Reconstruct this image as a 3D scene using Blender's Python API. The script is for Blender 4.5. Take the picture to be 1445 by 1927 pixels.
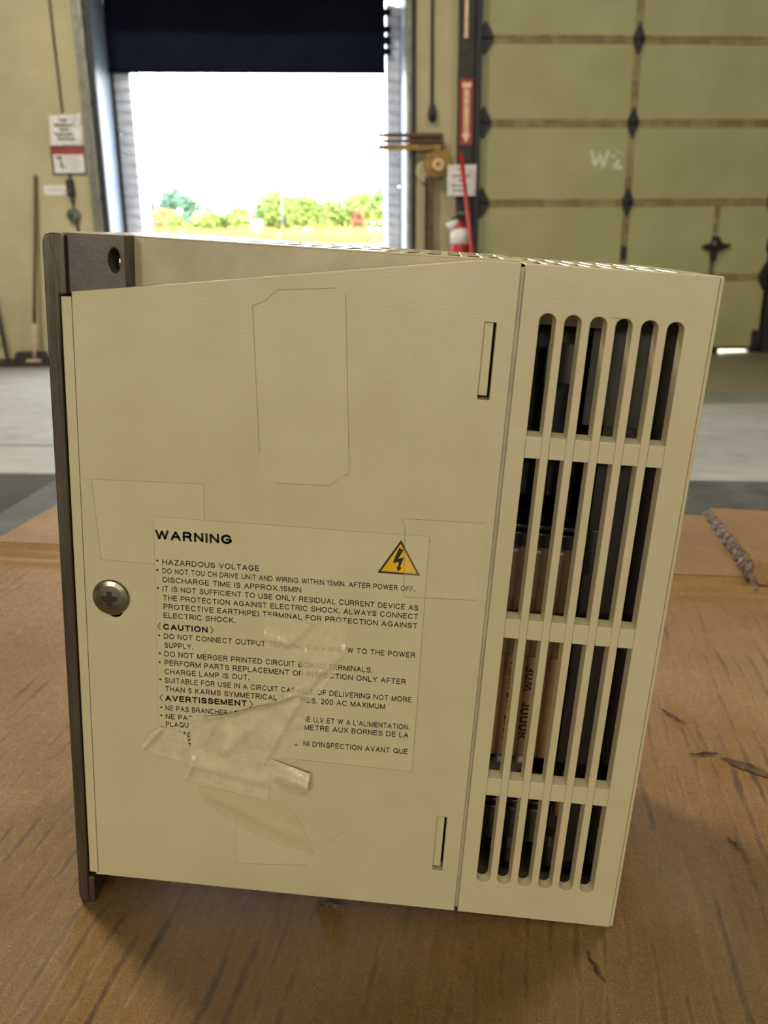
import bpy, bmesh, math, random
from mathutils import Vector, Matrix, geometry
random.seed(7)
S = bpy.context.scene
for o in list(bpy.data.objects): bpy.data.objects.remove(o)
COL = S.collection

# ------------------------------------------------------------ camera
cd = bpy.data.cameras.new('camera'); cam = bpy.data.objects.new('camera', cd); COL.objects.link(cam); S.camera = cam
cam.matrix_world = Matrix(((0.9972, -0.0147, 0.0731, 0.1464), (0.0742, 0.2987, -0.9515, -0.2863),
                           (-0.0079, 0.9542, 0.2989, 0.2609), (0, 0, 0, 1)))
cd.sensor_fit = 'VERTICAL'; cd.sensor_height = 36; cd.lens = 36 * 1640 / 1927
cd.clip_start = 0.01; cd.clip_end = 500
cd.dof.use_dof = True; cd.dof.focus_distance = 0.315; cd.dof.aperture_fstop = cd.lens / 1.6
# ------------------------------------------------------------ world, sun, lamps, exposure
S.view_settings.view_transform = 'Standard'; S.view_settings.look = 'None'
S.view_settings.gamma = 1; S.view_settings.use_curve_mapping = False; S.view_settings.exposure = 0.0
w = bpy.data.worlds.new('World'); S.world = w; w.use_nodes = True
bg = w.node_tree.nodes['Background']; bg.inputs[0].default_value = (0.93, 0.965, 1, 1); bg.inputs[1].default_value = 22.0
sd = bpy.data.lights.new('sun', 'SUN'); sd.energy = 14; sd.angle = 0.02; sd.color = (1, 0.95, 0.85)
so = bpy.data.objects.new('sun', sd); COL.objects.link(so); so.rotation_euler = (math.radians(42), 0, math.radians(-14)); so.location = (0, 0, 20)
ROOM_L = []
def area(name, loc, sx, sy, power, color, rot=(0, 0, 0)):
    d = bpy.data.lights.new(name, 'AREA'); d.shape = 'RECTANGLE'; d.size = sx; d.size_y = sy; d.energy = power; d.color = color
    o = bpy.data.objects.new(name, d); COL.objects.link(o); o.location = loc; o.rotation_euler = rot; return o
LAMPC = (1.0, 0.945, 0.80)
LAMPS = [(-2.7, 2.7, 4.9), (3.1, 2.9, 4.9), (-2.8, -3.4, 4.9), (2.8, -3.4, 4.9)]
LAMP_POWER = [390, 170, 35, 35]
for p_, e_ in zip(LAMPS, LAMP_POWER):
    area('lamp_light', (p_[0], p_[1], p_[2] - 0.06), 1.2, 0.6, e_, LAMPC)
FILLS = [(-2.6, -9.6, 2.9), (2.4, -9.6, 2.9)]            # fill lights added behind the camera to brighten the drive unit face
for p_ in FILLS:
    area('fill_light', (p_[0], p_[1] + .16, p_[2]), 1.4, 0.9, 262, LAMPC, (math.radians(84), 0, 0))

# ------------------------------------------------------------ helpers
def nodes(name):
    m = bpy.data.materials.new(name); m.use_nodes = True
    nt = m.node_tree; return m, nt, nt.nodes['Principled BSDF']
def lin(c):
    return tuple(((x / 255) / 12.92 if x / 255 <= 0.04045 else ((x / 255 + 0.055) / 1.055) ** 2.4) for x in c) + (1,)
def N(nt, t, **k):
    n = nt.nodes.new(t)
    for a, b in k.items(): setattr(n, a, b)
    return n
def noise(nt, scale, detail=4, rough=0.6, vec=None, sc3=None, dist=0):
    tc = N(nt, 'ShaderNodeTexCoord'); n = N(nt, 'ShaderNodeTexNoise')
    n.inputs['Scale'].default_value = scale; n.inputs['Detail'].default_value = detail; n.inputs['Roughness'].default_value = rough
    n.inputs['Distortion'].default_value = dist
    mp = N(nt, 'ShaderNodeMapping'); nt.links.new(tc.outputs['Object'], mp.inputs[0])
    if sc3: mp.inputs['Scale'].default_value = sc3
    nt.links.new(mp.outputs[0], n.inputs['Vector']); return n, mp
def ramp(nt, src, stops):
    r = N(nt, 'ShaderNodeValToRGB'); e = r.color_ramp.elements
    e[0].position, e[0].color = stops[0]; e[1].position, e[1].color = stops[-1]
    for p, c in stops[1:-1]: x = e.new(p); x.color = c
    nt.links.new(src, r.inputs[0]); return r
def mat(name, a, b=None, scale=8, rough=0.6, metal=0, bump=0, bscale=None, sc3=None, lo=0.35, hi=0.65, spec=0.5, detail=5):
    """a, b: sRGB 0-255 colours mixed by noise"""
    m, nt, p = nodes(name)
    p.inputs['Roughness'].default_value = rough; p.inputs['Metallic'].default_value = metal
    p.inputs['Specular IOR Level'].default_value = spec
    if b is None: b = tuple(x * 0.9 for x in a)
    n, _ = noise(nt, scale, detail, sc3=sc3)
    r = ramp(nt, n.outputs['Fac'], [(lo, lin(a)), (hi, lin(b))])
    nt.links.new(r.outputs[0], p.inputs['Base Color'])
    if bump:
        n2, _ = noise(nt, bscale or scale * 4, 4, sc3=sc3)
        bp = N(nt, 'ShaderNodeBump'); bp.inputs['Strength'].default_value = bump; bp.inputs['Distance'].default_value = 0.001
        nt.links.new(n2.outputs['Fac'], bp.inputs['Height']); nt.links.new(bp.outputs[0], p.inputs['Normal'])
    return m
def link(name, bm, m, parent=None, smooth=False, bevel=0, seg=2):
    me = bpy.data.meshes.new(name)
    bmesh.ops.recalc_face_normals(bm, faces=bm.faces)
    bm.to_mesh(me); bm.free(); me.materials.append(m)
    if smooth:
        for p in me.polygons: p.use_smooth = True
    o = bpy.data.objects.new(name, me); COL.objects.link(o)
    if parent is not None: o.parent = parent
    if bevel:
        b = o.modifiers.new('bevel', 'BEVEL'); b.width = bevel; b.segments = seg; b.limit_method = 'ANGLE'; b.angle_limit = math.radians(40)
    return o
def tag(o, label=None, cat=None, group=None, kind=None):
    if label: o['label'] = label
    if cat: o['category'] = cat
    if group: o['group'] = group
    if kind: o['kind'] = kind
    return o
def empty(name, loc=(0, 0, 0), rot=(0, 0, 0), label=None, cat=None, group=None):
    o = bpy.data.objects.new(name, None); COL.objects.link(o); o.location = loc; o.rotation_euler = rot; o.empty_display_size = 0.05
    return tag(o, label, cat, group)
def I(p): return Vector(p)
def box(bm, x0, x1, y0, y1, z0, z1, X=I):
    v = [bm.verts.new(X((x, y, z))) for x in (x0, x1) for y in (y0, y1) for z in (z0, z1)]
    for f in ((0, 1, 3, 2), (4, 6, 7, 5), (0, 4, 5, 1), (2, 3, 7, 6), (0, 2, 6, 4), (1, 5, 7, 3)): bm.faces.new([v[i] for i in f])
def newbox(name, m, x0, x1, y0, y1, z0, z1, parent=None, X=I, bevel=0):
    bm = bmesh.new(); box(bm, x0, x1, y0, y1, z0, z1, X); return link(name, bm, m, parent, bevel=bevel)
def tube(bm, pts, r, seg=10, X=I):
    pts = [Vector(p) for p in pts]; rings = []
    rs = r if isinstance(r, (list, tuple)) else [r] * len(pts)
    for i, p in enumerate(pts):
        t = (pts[min(i + 1, len(pts) - 1)] - pts[max(i - 1, 0)]).normalized()
        a = t.orthogonal().normalized() if i == 0 else (a - t * a.dot(t)).normalized()
        b = t.cross(a)
        rings.append([bm.verts.new(X(p + (a * math.cos(q * 2 * math.pi / seg) + b * math.sin(q * 2 * math.pi / seg)) * rs[i])) for q in range(seg)])
    for A, B in zip(rings, rings[1:]):
        for k in range(seg): bm.faces.new((A[k], A[(k + 1) % seg], B[(k + 1) % seg], B[k]))
    bm.faces.new(rings[0][::-1]); bm.faces.new(rings[-1])
def lathe(bm, prof, seg=24, X=I, axis='z'):
    rings = []
    for r, h in prof:
        rings.append([bm.verts.new(X((r * math.cos(2 * math.pi * k / seg), r * math.sin(2 * math.pi * k / seg), h))) for k in range(seg)])
    for A, B in zip(rings, rings[1:]):
        for k in range(seg): bm.faces.new((A[k], A[(k + 1) % seg], B[(k + 1) % seg], B[k]))
    bm.faces.new(rings[0][::-1]); bm.faces.new(rings[-1])
def prism(outer, holes, a, b, X, holesB=None):
    """flat plate with holes: 2-D outlines, faces at third coordinate a and b; X maps (p, q, r) to a vector"""
    bm = bmesh.new(); hb = holesB or holes
    for lv, hs in ((a, holes), (b, hb)):
        es = []
        for lp in [outer] + hs:
            vs = [bm.verts.new((p[0], p[1], lv)) for p in lp]
            es += [bm.edges.new((vs[i], vs[(i + 1) % len(vs)])) for i in range(len(vs))]
        bmesh.ops.triangle_fill(bm, use_beauty=True, use_dissolve=False, edges=es, normal=(0, 0, 1))
    bm.verts.index_update()
    vs = list(bm.verts); n = sum(len(l) for l in [outer] + holes); k = 0
    for lp in [outer] + holes:
        m = len(lp)
        for i in range(m):
            bm.faces.new((vs[k + i], vs[k + (i + 1) % m], vs[n + k + (i + 1) % m], vs[n + k + i]))
        k += m
    for v in bm.verts: v.co = X(v.co)
    return bm
def sheet(poly, step, hf, X):
    """triangulated sheet inside a 2-D outline with height function"""
    n = len(poly); pts = []; edges = []
    for i in range(n):
        p, q = Vector(poly[i]), Vector(poly[(i + 1) % n]); k = max(1, int((q - p).length / step))
        for j in range(k): pts.append(p + (q - p) * j / k)
    edges = [(i, (i + 1) % len(pts)) for i in range(len(pts))]
    xs = [p[0] for p in poly]; ys = [p[1] for p in poly]
    x = min(xs) + step / 2
    while x < max(xs):
        y = min(ys) + step / 2
        while y < max(ys):
            pts.append(Vector((x + random.uniform(-.2, .2) * step, y + random.uniform(-.2, .2) * step))); y += step
        x += step
    V, E_, F, *_r = geometry.delaunay_2d_cdt(pts, edges, [], 1, 1e-6)
    bm = bmesh.new(); vv = [bm.verts.new(X((v[0], v[1], hf(v[0], v[1])))) for v in V]
    for f in F:
        try: bm.faces.new([vv[i] for i in f])
        except ValueError: pass
    return bm
def arc(cx, cy, rx, ry, a0, a1, n=9): return [(cx + rx * math.cos(math.radians(a0 + (a1 - a0) * i / n)), cy + ry * math.sin(math.radians(a0 + (a1 - a0) * i / n))) for i in range(n + 1)]
def rr(w_): return arc(w_ / 2, .5, w_ / 2, .5, 90, 450, 20)
GL = {   # letter: (advance width, strokes), cap height 1
'A': (.80, [[(0, 0), (.40, 1), (.80, 0)], [(.13, .34), (.67, .34)]]),
'B': (.70, [[(0, 0), (0, 1), (.42, 1)] + arc(.42, .76, .24, .24, 90, -90, 7) + [(0, .52)], [(.42, .52)] + arc(.42, .26, .28, .26, 90, -90, 7) + [(0, 0)]]),
'C': (.84, [arc(.43, .5, .43, .5, 38, 322, 16)]),
'D': (.80, [[(0, 0), (0, 1), (.34, 1)] + arc(.34, .5, .46, .5, 90, -90, 12) + [(0, 0)]]),
'E': (.64, [[(.64, 0), (0, 0), (0, 1), (.62, 1)], [(0, .53), (.58, .53)]]),
'F': (.58, [[(0, 0), (0, 1), (.58, 1)], [(0, .52), (.52, .52)]]),
'G': (.88, [arc(.43, .5, .43, .5, 40, 330, 16) + [(.86, .16), (.86, .47), (.48, .47)]]),
'H': (.74, [[(0, 0), (0, 1)], [(.74, 0), (.74, 1)], [(0, .53), (.74, .53)]]),
'I': (.0, [[(0, 0), (0, 1)]]),
'J': (.5, [[(.5, 1), (.5, .25)] + arc(.25, .25, .25, .25, 0, -180, 8)]),
'K': (.74, [[(0, 0), (0, 1)], [(.70, 1), (0, .34)], [(.26, .58), (.74, 0)]]),
'L': (.56, [[(0, 1), (0, 0), (.56, 0)]]),
'M': (.88, [[(0, 0), (0, 1), (.44, 0), (.88, 1), (.88, 0)]]),
'N': (.74, [[(0, 0), (0, 1), (.74, 0), (.74, 1)]]),
'O': (.92, [rr(.92)]),
'P': (.66, [[(0, 0), (0, 1), (.40, 1)] + arc(.40, .72, .26, .28, 90, -90, 8) + [(0, .44)]]),
'Q': (.92, [rr(.92), [(.56, .26), (.92, -.04)]]),
'R': (.72, [[(0, 0), (0, 1), (.42, 1)] + arc(.42, .74, .26, .26, 90, -90, 8) + [(0, .48)], [(.42, .48), (.60, .38), (.66, .10), (.72, 0)]]),
'S': (.70, [[(.67, .74)] + arc(.35, .75, .31, .25, 20, 255, 10) + arc(.35, .25, .35, .26, 72, -165, 11)]),
'T': (.70, [[(0, 1), (.70, 1)], [(.35, 1), (.35, 0)]]),
'U': (.74, [[(0, 1), (0, .34)] + arc(.37, .34, .37, .35, 180, 360, 10) + [(.74, 1)]]),
'V': (.76, [[(0, 1), (.38, 0), (.76, 1)]]),
'W': (1.14, [[(0, 1), (.28, 0), (.57, 1), (.86, 0), (1.14, 1)]]),
'X': (.74, [[(0, 1), (.74, 0)], [(0, 0), (.74, 1)]]),
'Y': (.74, [[(0, 1), (.37, .45), (.74, 1)], [(.37, .45), (.37, 0)]]),
'Z': (.68, [[(0, 1), (.68, 1), (0, 0), (.68, 0)]]),
'0': (.56, [rr(.56)]), '1': (.26, [[(0, .78), (.26, 1), (.26, 0)]]),
'2': (.58, [arc(.29, .70, .28, .30, 165, -30, 9) + [(0, 0), (.58, 0)]]),
'3': (.58, [arc(.28, .75, .25, .25, 160, -90, 10), arc(.28, .25, .29, .26, 90, -160, 10)]),
'5': (.58, [[(.52, 1), (.10, 1), (.04, .50)] + arc(.28, .33, .29, .33, 130, -155, 12)]),
'.': (.02, [[(0, 0), (.0, .10)]]), ',': (.04, [[(.02, .1), (.02, 0), (-.02, -.16)]]), "'": (.0, [[(0, 1), (0, .74)]]),
'(': (.16, [arc(.38, .42, .38, .68, 125, 235, 7)]), ')': (.16, [arc(-.22, .42, .38, .68, 55, -55, 7)]), ' ': (.18, [])}
def glyphs(s, th):
    """quads of a whole line of stroke lettering, cap height 1, stroke width th"""
    x = th / 2; Q = []
    for ch in s:
        wd, st_ = GL[ch]
        for pl in st_:
            pl = [Vector((x + px, th / 2 + py * (1 - th))) for px, py in pl]
            for i, (a, b) in enumerate(zip(pl, pl[1:])):
                t = (b - a); L = t.length
                if L < 1e-5: continue
                t /= L; n = Vector((-t.y, t.x)) * th / 2; e0 = t * (th * .5 if i == 0 else th * .22); e1 = t * (th * .5 if i == len(pl) - 2 else th * .22)
                Q.append([a - n - e0, b - n + e1, b + n + e1, a + n - e0])
        x += wd + .19 + th
    return Q, x - .19 - th / 2
def text(name, s, m, parent, p0, p1, h, X, th=.125):
    """stroke lettering from baseline point p0 to p1 (2-D, second axis up), cap height h; X maps (p, q) to a vector"""
    Q, W_ = glyphs(s, th); d = Vector(p1) - Vector(p0); L = d.length; e = d / L; u = Vector((-e.y, e.x)); bm = bmesh.new()
    for q in Q: bm.faces.new([bm.verts.new(X(Vector(p0) + e * (v.x / W_ * L) + u * (v.y * h))) for v in q])
    return link(name, bm, m, parent)

# ------------------------------------------------------------ materials
M = {}
M['concrete_wall'] = mat('concrete_wall', (176, 164, 128), (160, 148, 114), 2.2, 0.75, bump=.4, bscale=30, lo=.3, hi=.7)
M['wall_inner'] = mat('wall_inner', (150, 140, 112), (136, 126, 100), 1.2, 0.9)
M['ceiling'] = mat('ceiling', (150, 145, 125), None, 1.2, 0.9)
M['galv'] = mat('galvanised_steel', (128, 126, 116), (100, 99, 92), 12, 0.45, .7, bump=.2)
M['dark_steel'] = mat('dark_steel', (58, 54, 50), (40, 38, 38), 10, 0.5, .5, bump=.3)
M['black'] = mat('black_paint', (26, 27, 32), (18, 18, 22), 10, 0.55)
M['jamb'] = mat('jamb_paint', (112, 124, 140), (102, 114, 130), 5, 0.5)
M['door'] = mat('door_paint', (158, 154, 110), (144, 138, 92), 1.6, 0.55, bump=.25, bscale=60, lo=.3, hi=.7)
M['rust'] = mat('rusty_paint', (112, 94, 56), (140, 128, 86), 9, 0.7, lo=.4, hi=.62)
M['pad'] = mat('dock_pad', (206, 208, 216), (184, 186, 196), 6, 0.5, bump=.5, bscale=14)
M['curtain'] = mat('curtain_vinyl', (20, 24, 40), (14, 17, 30), 1.5, 0.85, bump=.1, spec=.08)
M['rustbrown'] = mat('rust_brown', (104, 74, 46), (74, 56, 48), 14, 0.7, .2, bump=.5)
M['ochre'] = mat('ochre_paint', (150, 116, 44), (106, 82, 40), 20, 0.6)
M['tan'] = mat('tan_metal', (205, 170, 120), None, 20, 0.5)
M['red'] = mat('red_paint', (170, 28, 34), (150, 22, 28), 9, 0.4)
M['paper'] = mat('white_paper', (214, 210, 206), (196, 190, 184), 14, 0.35)
M['print'] = mat('sign_print', (66, 66, 70), None, 30, 0.6)
M['cream'] = mat('cream_print', (228, 196, 150), (210, 170, 130), 30, 0.5)
M['signred'] = mat('sign_red', (150, 40, 36), (130, 34, 32), 20, 0.4)
M['brown_wood'] = mat('broom_handle', (98, 66, 50), (78, 54, 44), 20, 0.6)
M['pale_wood'] = mat('pale_wood', (186, 164, 136), (166, 146, 118), 20, 0.6)
M['green'] = mat('green_plastic', (30, 92, 62), (24, 74, 50), 20, 0.5)
M['greygreen'] = mat('grey_green_box', (92, 100, 84), None, 20, 0.5)
M['w2'] = mat('stencil_paint', (206, 200, 176), (186, 180, 150), 30, 0.7)
M['beige'] = mat('ivory_paint', (208, 194, 156), (200, 185, 146), 34, 0.32, bump=.22, bscale=1500, lo=.3, hi=.7)
M['gloss'] = mat('ivory_top_gloss', (208, 194, 156), (200, 185, 146), 34, 0.20, bump=.02, bscale=300, lo=.3, hi=.7)
M['beige2'] = mat('ivory_inner', (190, 178, 146), None, 60, 0.5, bump=.15, bscale=1200)
M['film'] = mat('label_film', (211, 197, 158), (204, 190, 150), 40, 0.26)
M['ink'] = mat('label_ink', (22, 18, 16), (30, 26, 24), 300, 0.45)
M['yellow'] = mat('yellow_print', (240, 190, 10), (226, 172, 8), 120, 0.4)
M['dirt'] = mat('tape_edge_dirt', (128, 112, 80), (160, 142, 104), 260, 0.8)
M['seam'] = mat('seam_grime_shade', (58, 48, 34), None, 200, 0.9)  # grime in joints, and the painted shade in the screw head
M['alu'] = mat('cast_aluminium', (124, 112, 98), (92, 84, 74), 40, 0.42, .85, bump=.5, bscale=300, sc3=(6, 1, .4))
M['alu_dark'] = mat('milled_aluminium', (108, 103, 94), (82, 78, 71), 24, 0.5, .7, bump=.12, bscale=500)
M['chrome'] = mat('screw_metal', (176, 166, 146), (146, 136, 118), 90, 0.28, 1)
M['int_black'] = mat('interior_black', (14, 13, 14), (9, 9, 10), 60, 0.6)
M['int_matte'] = mat('interior_matte', (12, 11, 12), (8, 8, 9), 60, 1.0, spec=0)
M['board'] = mat('circuit_board', (60, 54, 34), (40, 34, 24), 40, 0.5)
M['board2'] = mat('circuit_board_red', (50, 36, 26), (36, 26, 20), 40, 0.5)
M['intmetal'] = mat('interior_metal', (84, 78, 70), (58, 54, 50), 60, 0.35, .8)
M['resistor'] = mat('resistor_ceramic', (160, 120, 80), (140, 106, 72), 90, 0.35)
M['gloss_can'] = mat('brown_sleeve', (120, 92, 66), (92, 72, 52), 40, 0.18)
M['white_pl'] = mat('white_sleeving', (190, 186, 176), None, 60, 0.5)
M['orange'] = mat('orange_wire', (140, 92, 50), None, 60, 0.5)
M['table'] = mat('table_top', (74, 72, 67), (46, 46, 44), 26, 0.6, bump=.8, bscale=90)
M['mat'] = mat('floor_or_shade_layer', (24, 22, 20), (46, 38, 30), 3, 0.95, bump=.6)  # near-black colour stands in for shadow on the floor, with brown stains
M['lampm'] = mat('lamp_case', (200, 200, 196), None, 5, 0.5)
M['asphalt'] = mat('yard_concrete', (110, 108, 102), (98, 96, 92), .6, 0.9)
M['grassground'] = mat('verge_soil', (120, 112, 66), (96, 98, 50), .8, 0.95)
M['straw'] = mat('dry_grass', (122, 106, 54), (106, 102, 46), 2, 0.9)
M['bark'] = mat('bark', (90, 76, 60), None, 6, 0.9)
M['leafA'] = mat('leaf_yellow_green', (104, 120, 44), (84, 104, 40), .9, 0.7)
M['leafB'] = mat('leaf_mid_green', (84, 112, 50), (66, 96, 42), .9, 0.7)
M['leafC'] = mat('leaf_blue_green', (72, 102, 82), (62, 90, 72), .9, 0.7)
M['leafD'] = mat('leaf_russet', (120, 100, 58), (104, 100, 54), .9, 0.7)
M['leafE'] = mat('leaf_russet_dark', (116, 70, 44), (100, 66, 40), .9, 0.7)
M['polem'] = mat('pole_grey', (84, 82, 78), None, 3, 0.7)

# translucent adhesive tape
def tape_mat(name, alpha, col, rough=0.22, bump=.25):
    m, nt, p = nodes(name)
    p.inputs['Base Color'].default_value = lin(col); p.inputs['Roughness'].default_value = rough
    n, _ = noise(nt, 140, 4); r = ramp(nt, n.outputs['Fac'], [(0.3, (alpha * .8,) * 3 + (1,)), (0.7, (min(1, alpha * 1.15),) * 3 + (1,))])
    nt.links.new(r.outputs[0], p.inputs['Alpha'])
    n2, _ = noise(nt, 220, 3); bp = N(nt, 'ShaderNodeBump'); bp.inputs['Strength'].default_value = bump; bp.inputs['Distance'].default_value = 0.001
    nt.links.new(n2.outputs['Fac'], bp.inputs['Height']); nt.links.new(bp.outputs[0], p.inputs['Normal'])
    return m
M['tape_old'] = tape_mat('old_clear_tape', .13, (255, 246, 205), .28, .02)
M['tape_wr'] = tape_mat('wrinkled_tape', .50, (247, 232, 190), .22)
M['tape_fold'] = tape_mat('folded_tape', .88, (222, 208, 168), .26)
M['tape_loose'] = tape_mat('loose_tape', .34, (236, 218, 174), .2)

# cardboard: kraft paper with fibres and dirty flute lines
def card_mat(name, edge=False):
    m, nt, p = nodes(name); L = nt.links.new
    p.inputs['Roughness'].default_value = 0.62; p.inputs['Specular IOR Level'].default_value = .35
    if edge:
        n, _ = noise(nt, 160, 6); r = ramp(nt, n.outputs['Fac'], [(.35, lin((58, 40, 26))), (.65, lin((112, 86, 62)))])
        L(r.outputs[0], p.inputs['Base Color'])
        bp = N(nt, 'ShaderNodeBump'); bp.inputs['Strength'].default_value = 1; bp.inputs['Distance'].default_value = .002
        L(n.outputs['Fac'], bp.inputs['Height']); L(bp.outputs[0], p.inputs['Normal']); return m
    big, _ = noise(nt, 7, 5); fine, _ = noise(nt, 1500, 4, .8); mid, _ = noise(nt, 60, 7, .78); fib, _ = noise(nt, 420, 6, .85, dist=2.2)
    base = ramp(nt, big.outputs['Fac'], [(.3, lin((164, 120, 60))), (.5, lin((182, 138, 78))), (.72, lin((202, 164, 108)))])
    # flute lines run along local Y with a pitch of 9.5 mm; the grime on them is patchy
    tc = N(nt, 'ShaderNodeTexCoord'); sp = N(nt, 'ShaderNodeSeparateXYZ'); L(tc.outputs['Object'], sp.inputs[0])
    wob, _ = noise(nt, 30, 4, sc3=(1, .6, 1))
    ma = N(nt, 'ShaderNodeMath', operation='MULTIPLY_ADD'); L(wob.outputs['Fac'], ma.inputs[0]); ma.inputs[1].default_value = .006; L(sp.outputs[0], ma.inputs[2])
    mu = N(nt, 'ShaderNodeMath', operation='MULTIPLY'); L(ma.outputs[0], mu.inputs[0]); mu.inputs[1].default_value = 2 * math.pi / .0095
    si = N(nt, 'ShaderNodeMath', operation='SINE'); L(mu.outputs[0], si.inputs[0])
    mk, _ = noise(nt, 20, 6, .75, sc3=(2.2, .55, 1))
    ad = N(nt, 'ShaderNodeMath', operation='MULTIPLY_ADD'); L(mk.outputs['Fac'], ad.inputs[0]); ad.inputs[1].default_value = 5.0; L(si.outputs[0], ad.inputs[2])
    ad2 = N(nt, 'ShaderNodeMath', operation='MULTIPLY_ADD'); L(fib.outputs['Fac'], ad2.inputs[0]); ad2.inputs[1].default_value = 2.2; L(ad.outputs[0], ad2.inputs[2])
    gy = N(nt, 'ShaderNodeMapRange'); L(sp.outputs[1], gy.inputs[0]); gy.inputs[1].default_value = .33; gy.inputs[2].default_value = .37; gy.inputs[3].default_value = 1; gy.inputs[4].default_value = 0
    mr = N(nt, 'ShaderNodeMapRange'); L(ad2.outputs[0], mr.inputs[0]); mr.inputs[1].default_value = 4.15; mr.inputs[2].default_value = 5.2; mr.inputs[3].default_value = 0; mr.inputs[4].default_value = .70
    mm = N(nt, 'ShaderNodeMath', operation='MULTIPLY'); L(mr.outputs[0], mm.inputs[0]); L(gy.outputs[0], mm.inputs[1])
    mx = N(nt, 'ShaderNodeMix', data_type='RGBA'); L(mm.outputs[0], mx.inputs[0]); L(base.outputs[0], mx.inputs[6]); mx.inputs[7].default_value = lin((66, 54, 40))
    fr = ramp(nt, fine.outputs['Fac'], [(.3, (.50, .50, .50, 1)), (.55, (1, 1, 1, 1)), (.72, (1.5, 1.5, 1.5, 1))])
    m2 = N(nt, 'ShaderNodeMix', data_type='RGBA', blend_type='MULTIPLY'); m2.inputs[0].default_value = 1
    L(mx.outputs[2], m2.inputs[6]); L(fr.outputs[0], m2.inputs[7])
    f2 = ramp(nt, fib.outputs['Fac'], [(.35, (.68, .68, .68, 1)), (.65, (1.22, 1.22, 1.22, 1))])
    m3 = N(nt, 'ShaderNodeMix', data_type='RGBA', blend_type='MULTIPLY'); m3.inputs[0].default_value = 1
    L(m2.outputs[2], m3.inputs[6]); L(f2.outputs[0], m3.inputs[7]); L(m3.outputs[2], p.inputs['Base Color'])
    hs = N(nt, 'ShaderNodeMath', operation='MULTIPLY_ADD'); L(fine.outputs['Fac'], hs.inputs[0]); hs.inputs[1].default_value = .3
    md = N(nt, 'ShaderNodeMath', operation='MULTIPLY'); L(mid.outputs['Fac'], md.inputs[0]); md.inputs[1].default_value = 1.7; L(md.outputs[0], hs.inputs[2])
    h1 = N(nt, 'ShaderNodeMath', operation='MULTIPLY_ADD'); L(fib.outputs['Fac'], h1.inputs[0]); h1.inputs[1].default_value = .5; L(hs.outputs[0], h1.inputs[2])
    h2 = N(nt, 'ShaderNodeMath', operation='MULTIPLY_ADD'); L(mm.outputs[0], h2.inputs[0]); h2.inputs[1].default_value = -.3; L(h1.outputs[0], h2.inputs[2])
    bp = N(nt, 'ShaderNodeBump'); bp.inputs['Strength'].default_value = 1; bp.inputs['Distance'].default_value = .0032
    L(h2.outputs[0], bp.inputs['Height']); L(bp.outputs[0], p.inputs['Normal'])
    p.inputs['Roughness'].default_value = .5
    return m
M['card'] = card_mat('kraft_cardboard'); M['card_edge'] = card_mat('torn_cardboard_edge', True)

def floor_or_shade_layer():
    m, nt, p = nodes('floor_concrete'); L = nt.links.new
    a, _ = noise(nt, .9, 6, .65); b, _ = noise(nt, 6, 6, .7, sc3=(1, 2.5, 1))
    r1 = ramp(nt, a.outputs['Fac'], [(.3, lin((128, 127, 120))), (.7, lin((156, 155, 148)))])
    r2 = ramp(nt, b.outputs['Fac'], [(.3, (.78, .78, .78, 1)), (.62, (1, 1, 1, 1))])
    m1 = N(nt, 'ShaderNodeMix', data_type='RGBA', blend_type='MULTIPLY'); m1.inputs[0].default_value = 1
    L(r1.outputs[0], m1.inputs[6]); L(r2.outputs[0], m1.inputs[7]); L(m1.outputs[2], p.inputs['Base Color'])
    r3 = ramp(nt, b.outputs['Fac'], [(.3, (.60,) * 3 + (1,)), (.7, (.42,) * 3 + (1,))]); L(r3.outputs[0], p.inputs['Roughness'])
    return m
M['floor'] = floor_or_shade_layer()

# ------------------------------------------------------------ room shell.  Wall frame: s along the wall, d into the room, h above the floor
FZ = -0.75
WA = Vector((-3.5351, 7.0986, 0)); WD = Vector((0.99001, 0.14100, 0)); WN = Vector((-0.14100, 0.99001, 0))
def WX(p): return WA + WD * p[0] - WN * p[1] + Vector((0, 0, FZ + p[2]))
WYAW = math.atan2(0.141, 0.99001)
def wbox(name, m, s0, s1, d0, d1, h0, h1, parent=None, bevel=0): return newbox(name, m, s0, s1, d0, d1, h0, h1, parent, WX, bevel)
def st(o, name): o.name = name; return tag(o, kind='structure')
def wempty(name, s, d, h, label, cat, group=None):
    o = empty(name, WX((s, d, h)), (0, 0, WYAW), label, cat, group); return o
def wx(root_s, root_d, root_h):   # local mapper for things whose Empty stands at (s, d, h) in the wall frame
    return lambda p: Vector((p[0] - root_s, -(p[1] - root_d), p[2] - root_h))
bm = bmesh.new(); box(bm, -9, 11, -9.5, 8.6, FZ - .15, FZ); 
bm.free()
fl = prism([(-10, -10), (10, -10), (10, 9.03), (-10, 6.18)], [], FZ - .15, FZ, lambda v: Vector(v)); st(link('floor', fl, M['floor']), 'floor')
CZ = 5.2
st(link('ceiling', prism([(-10, -10), (10, -10), (10, 9.4), (-10, 6.6)], [], CZ, CZ + .2, lambda v: Vector(v)), M['ceiling']), 'ceiling')
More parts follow.
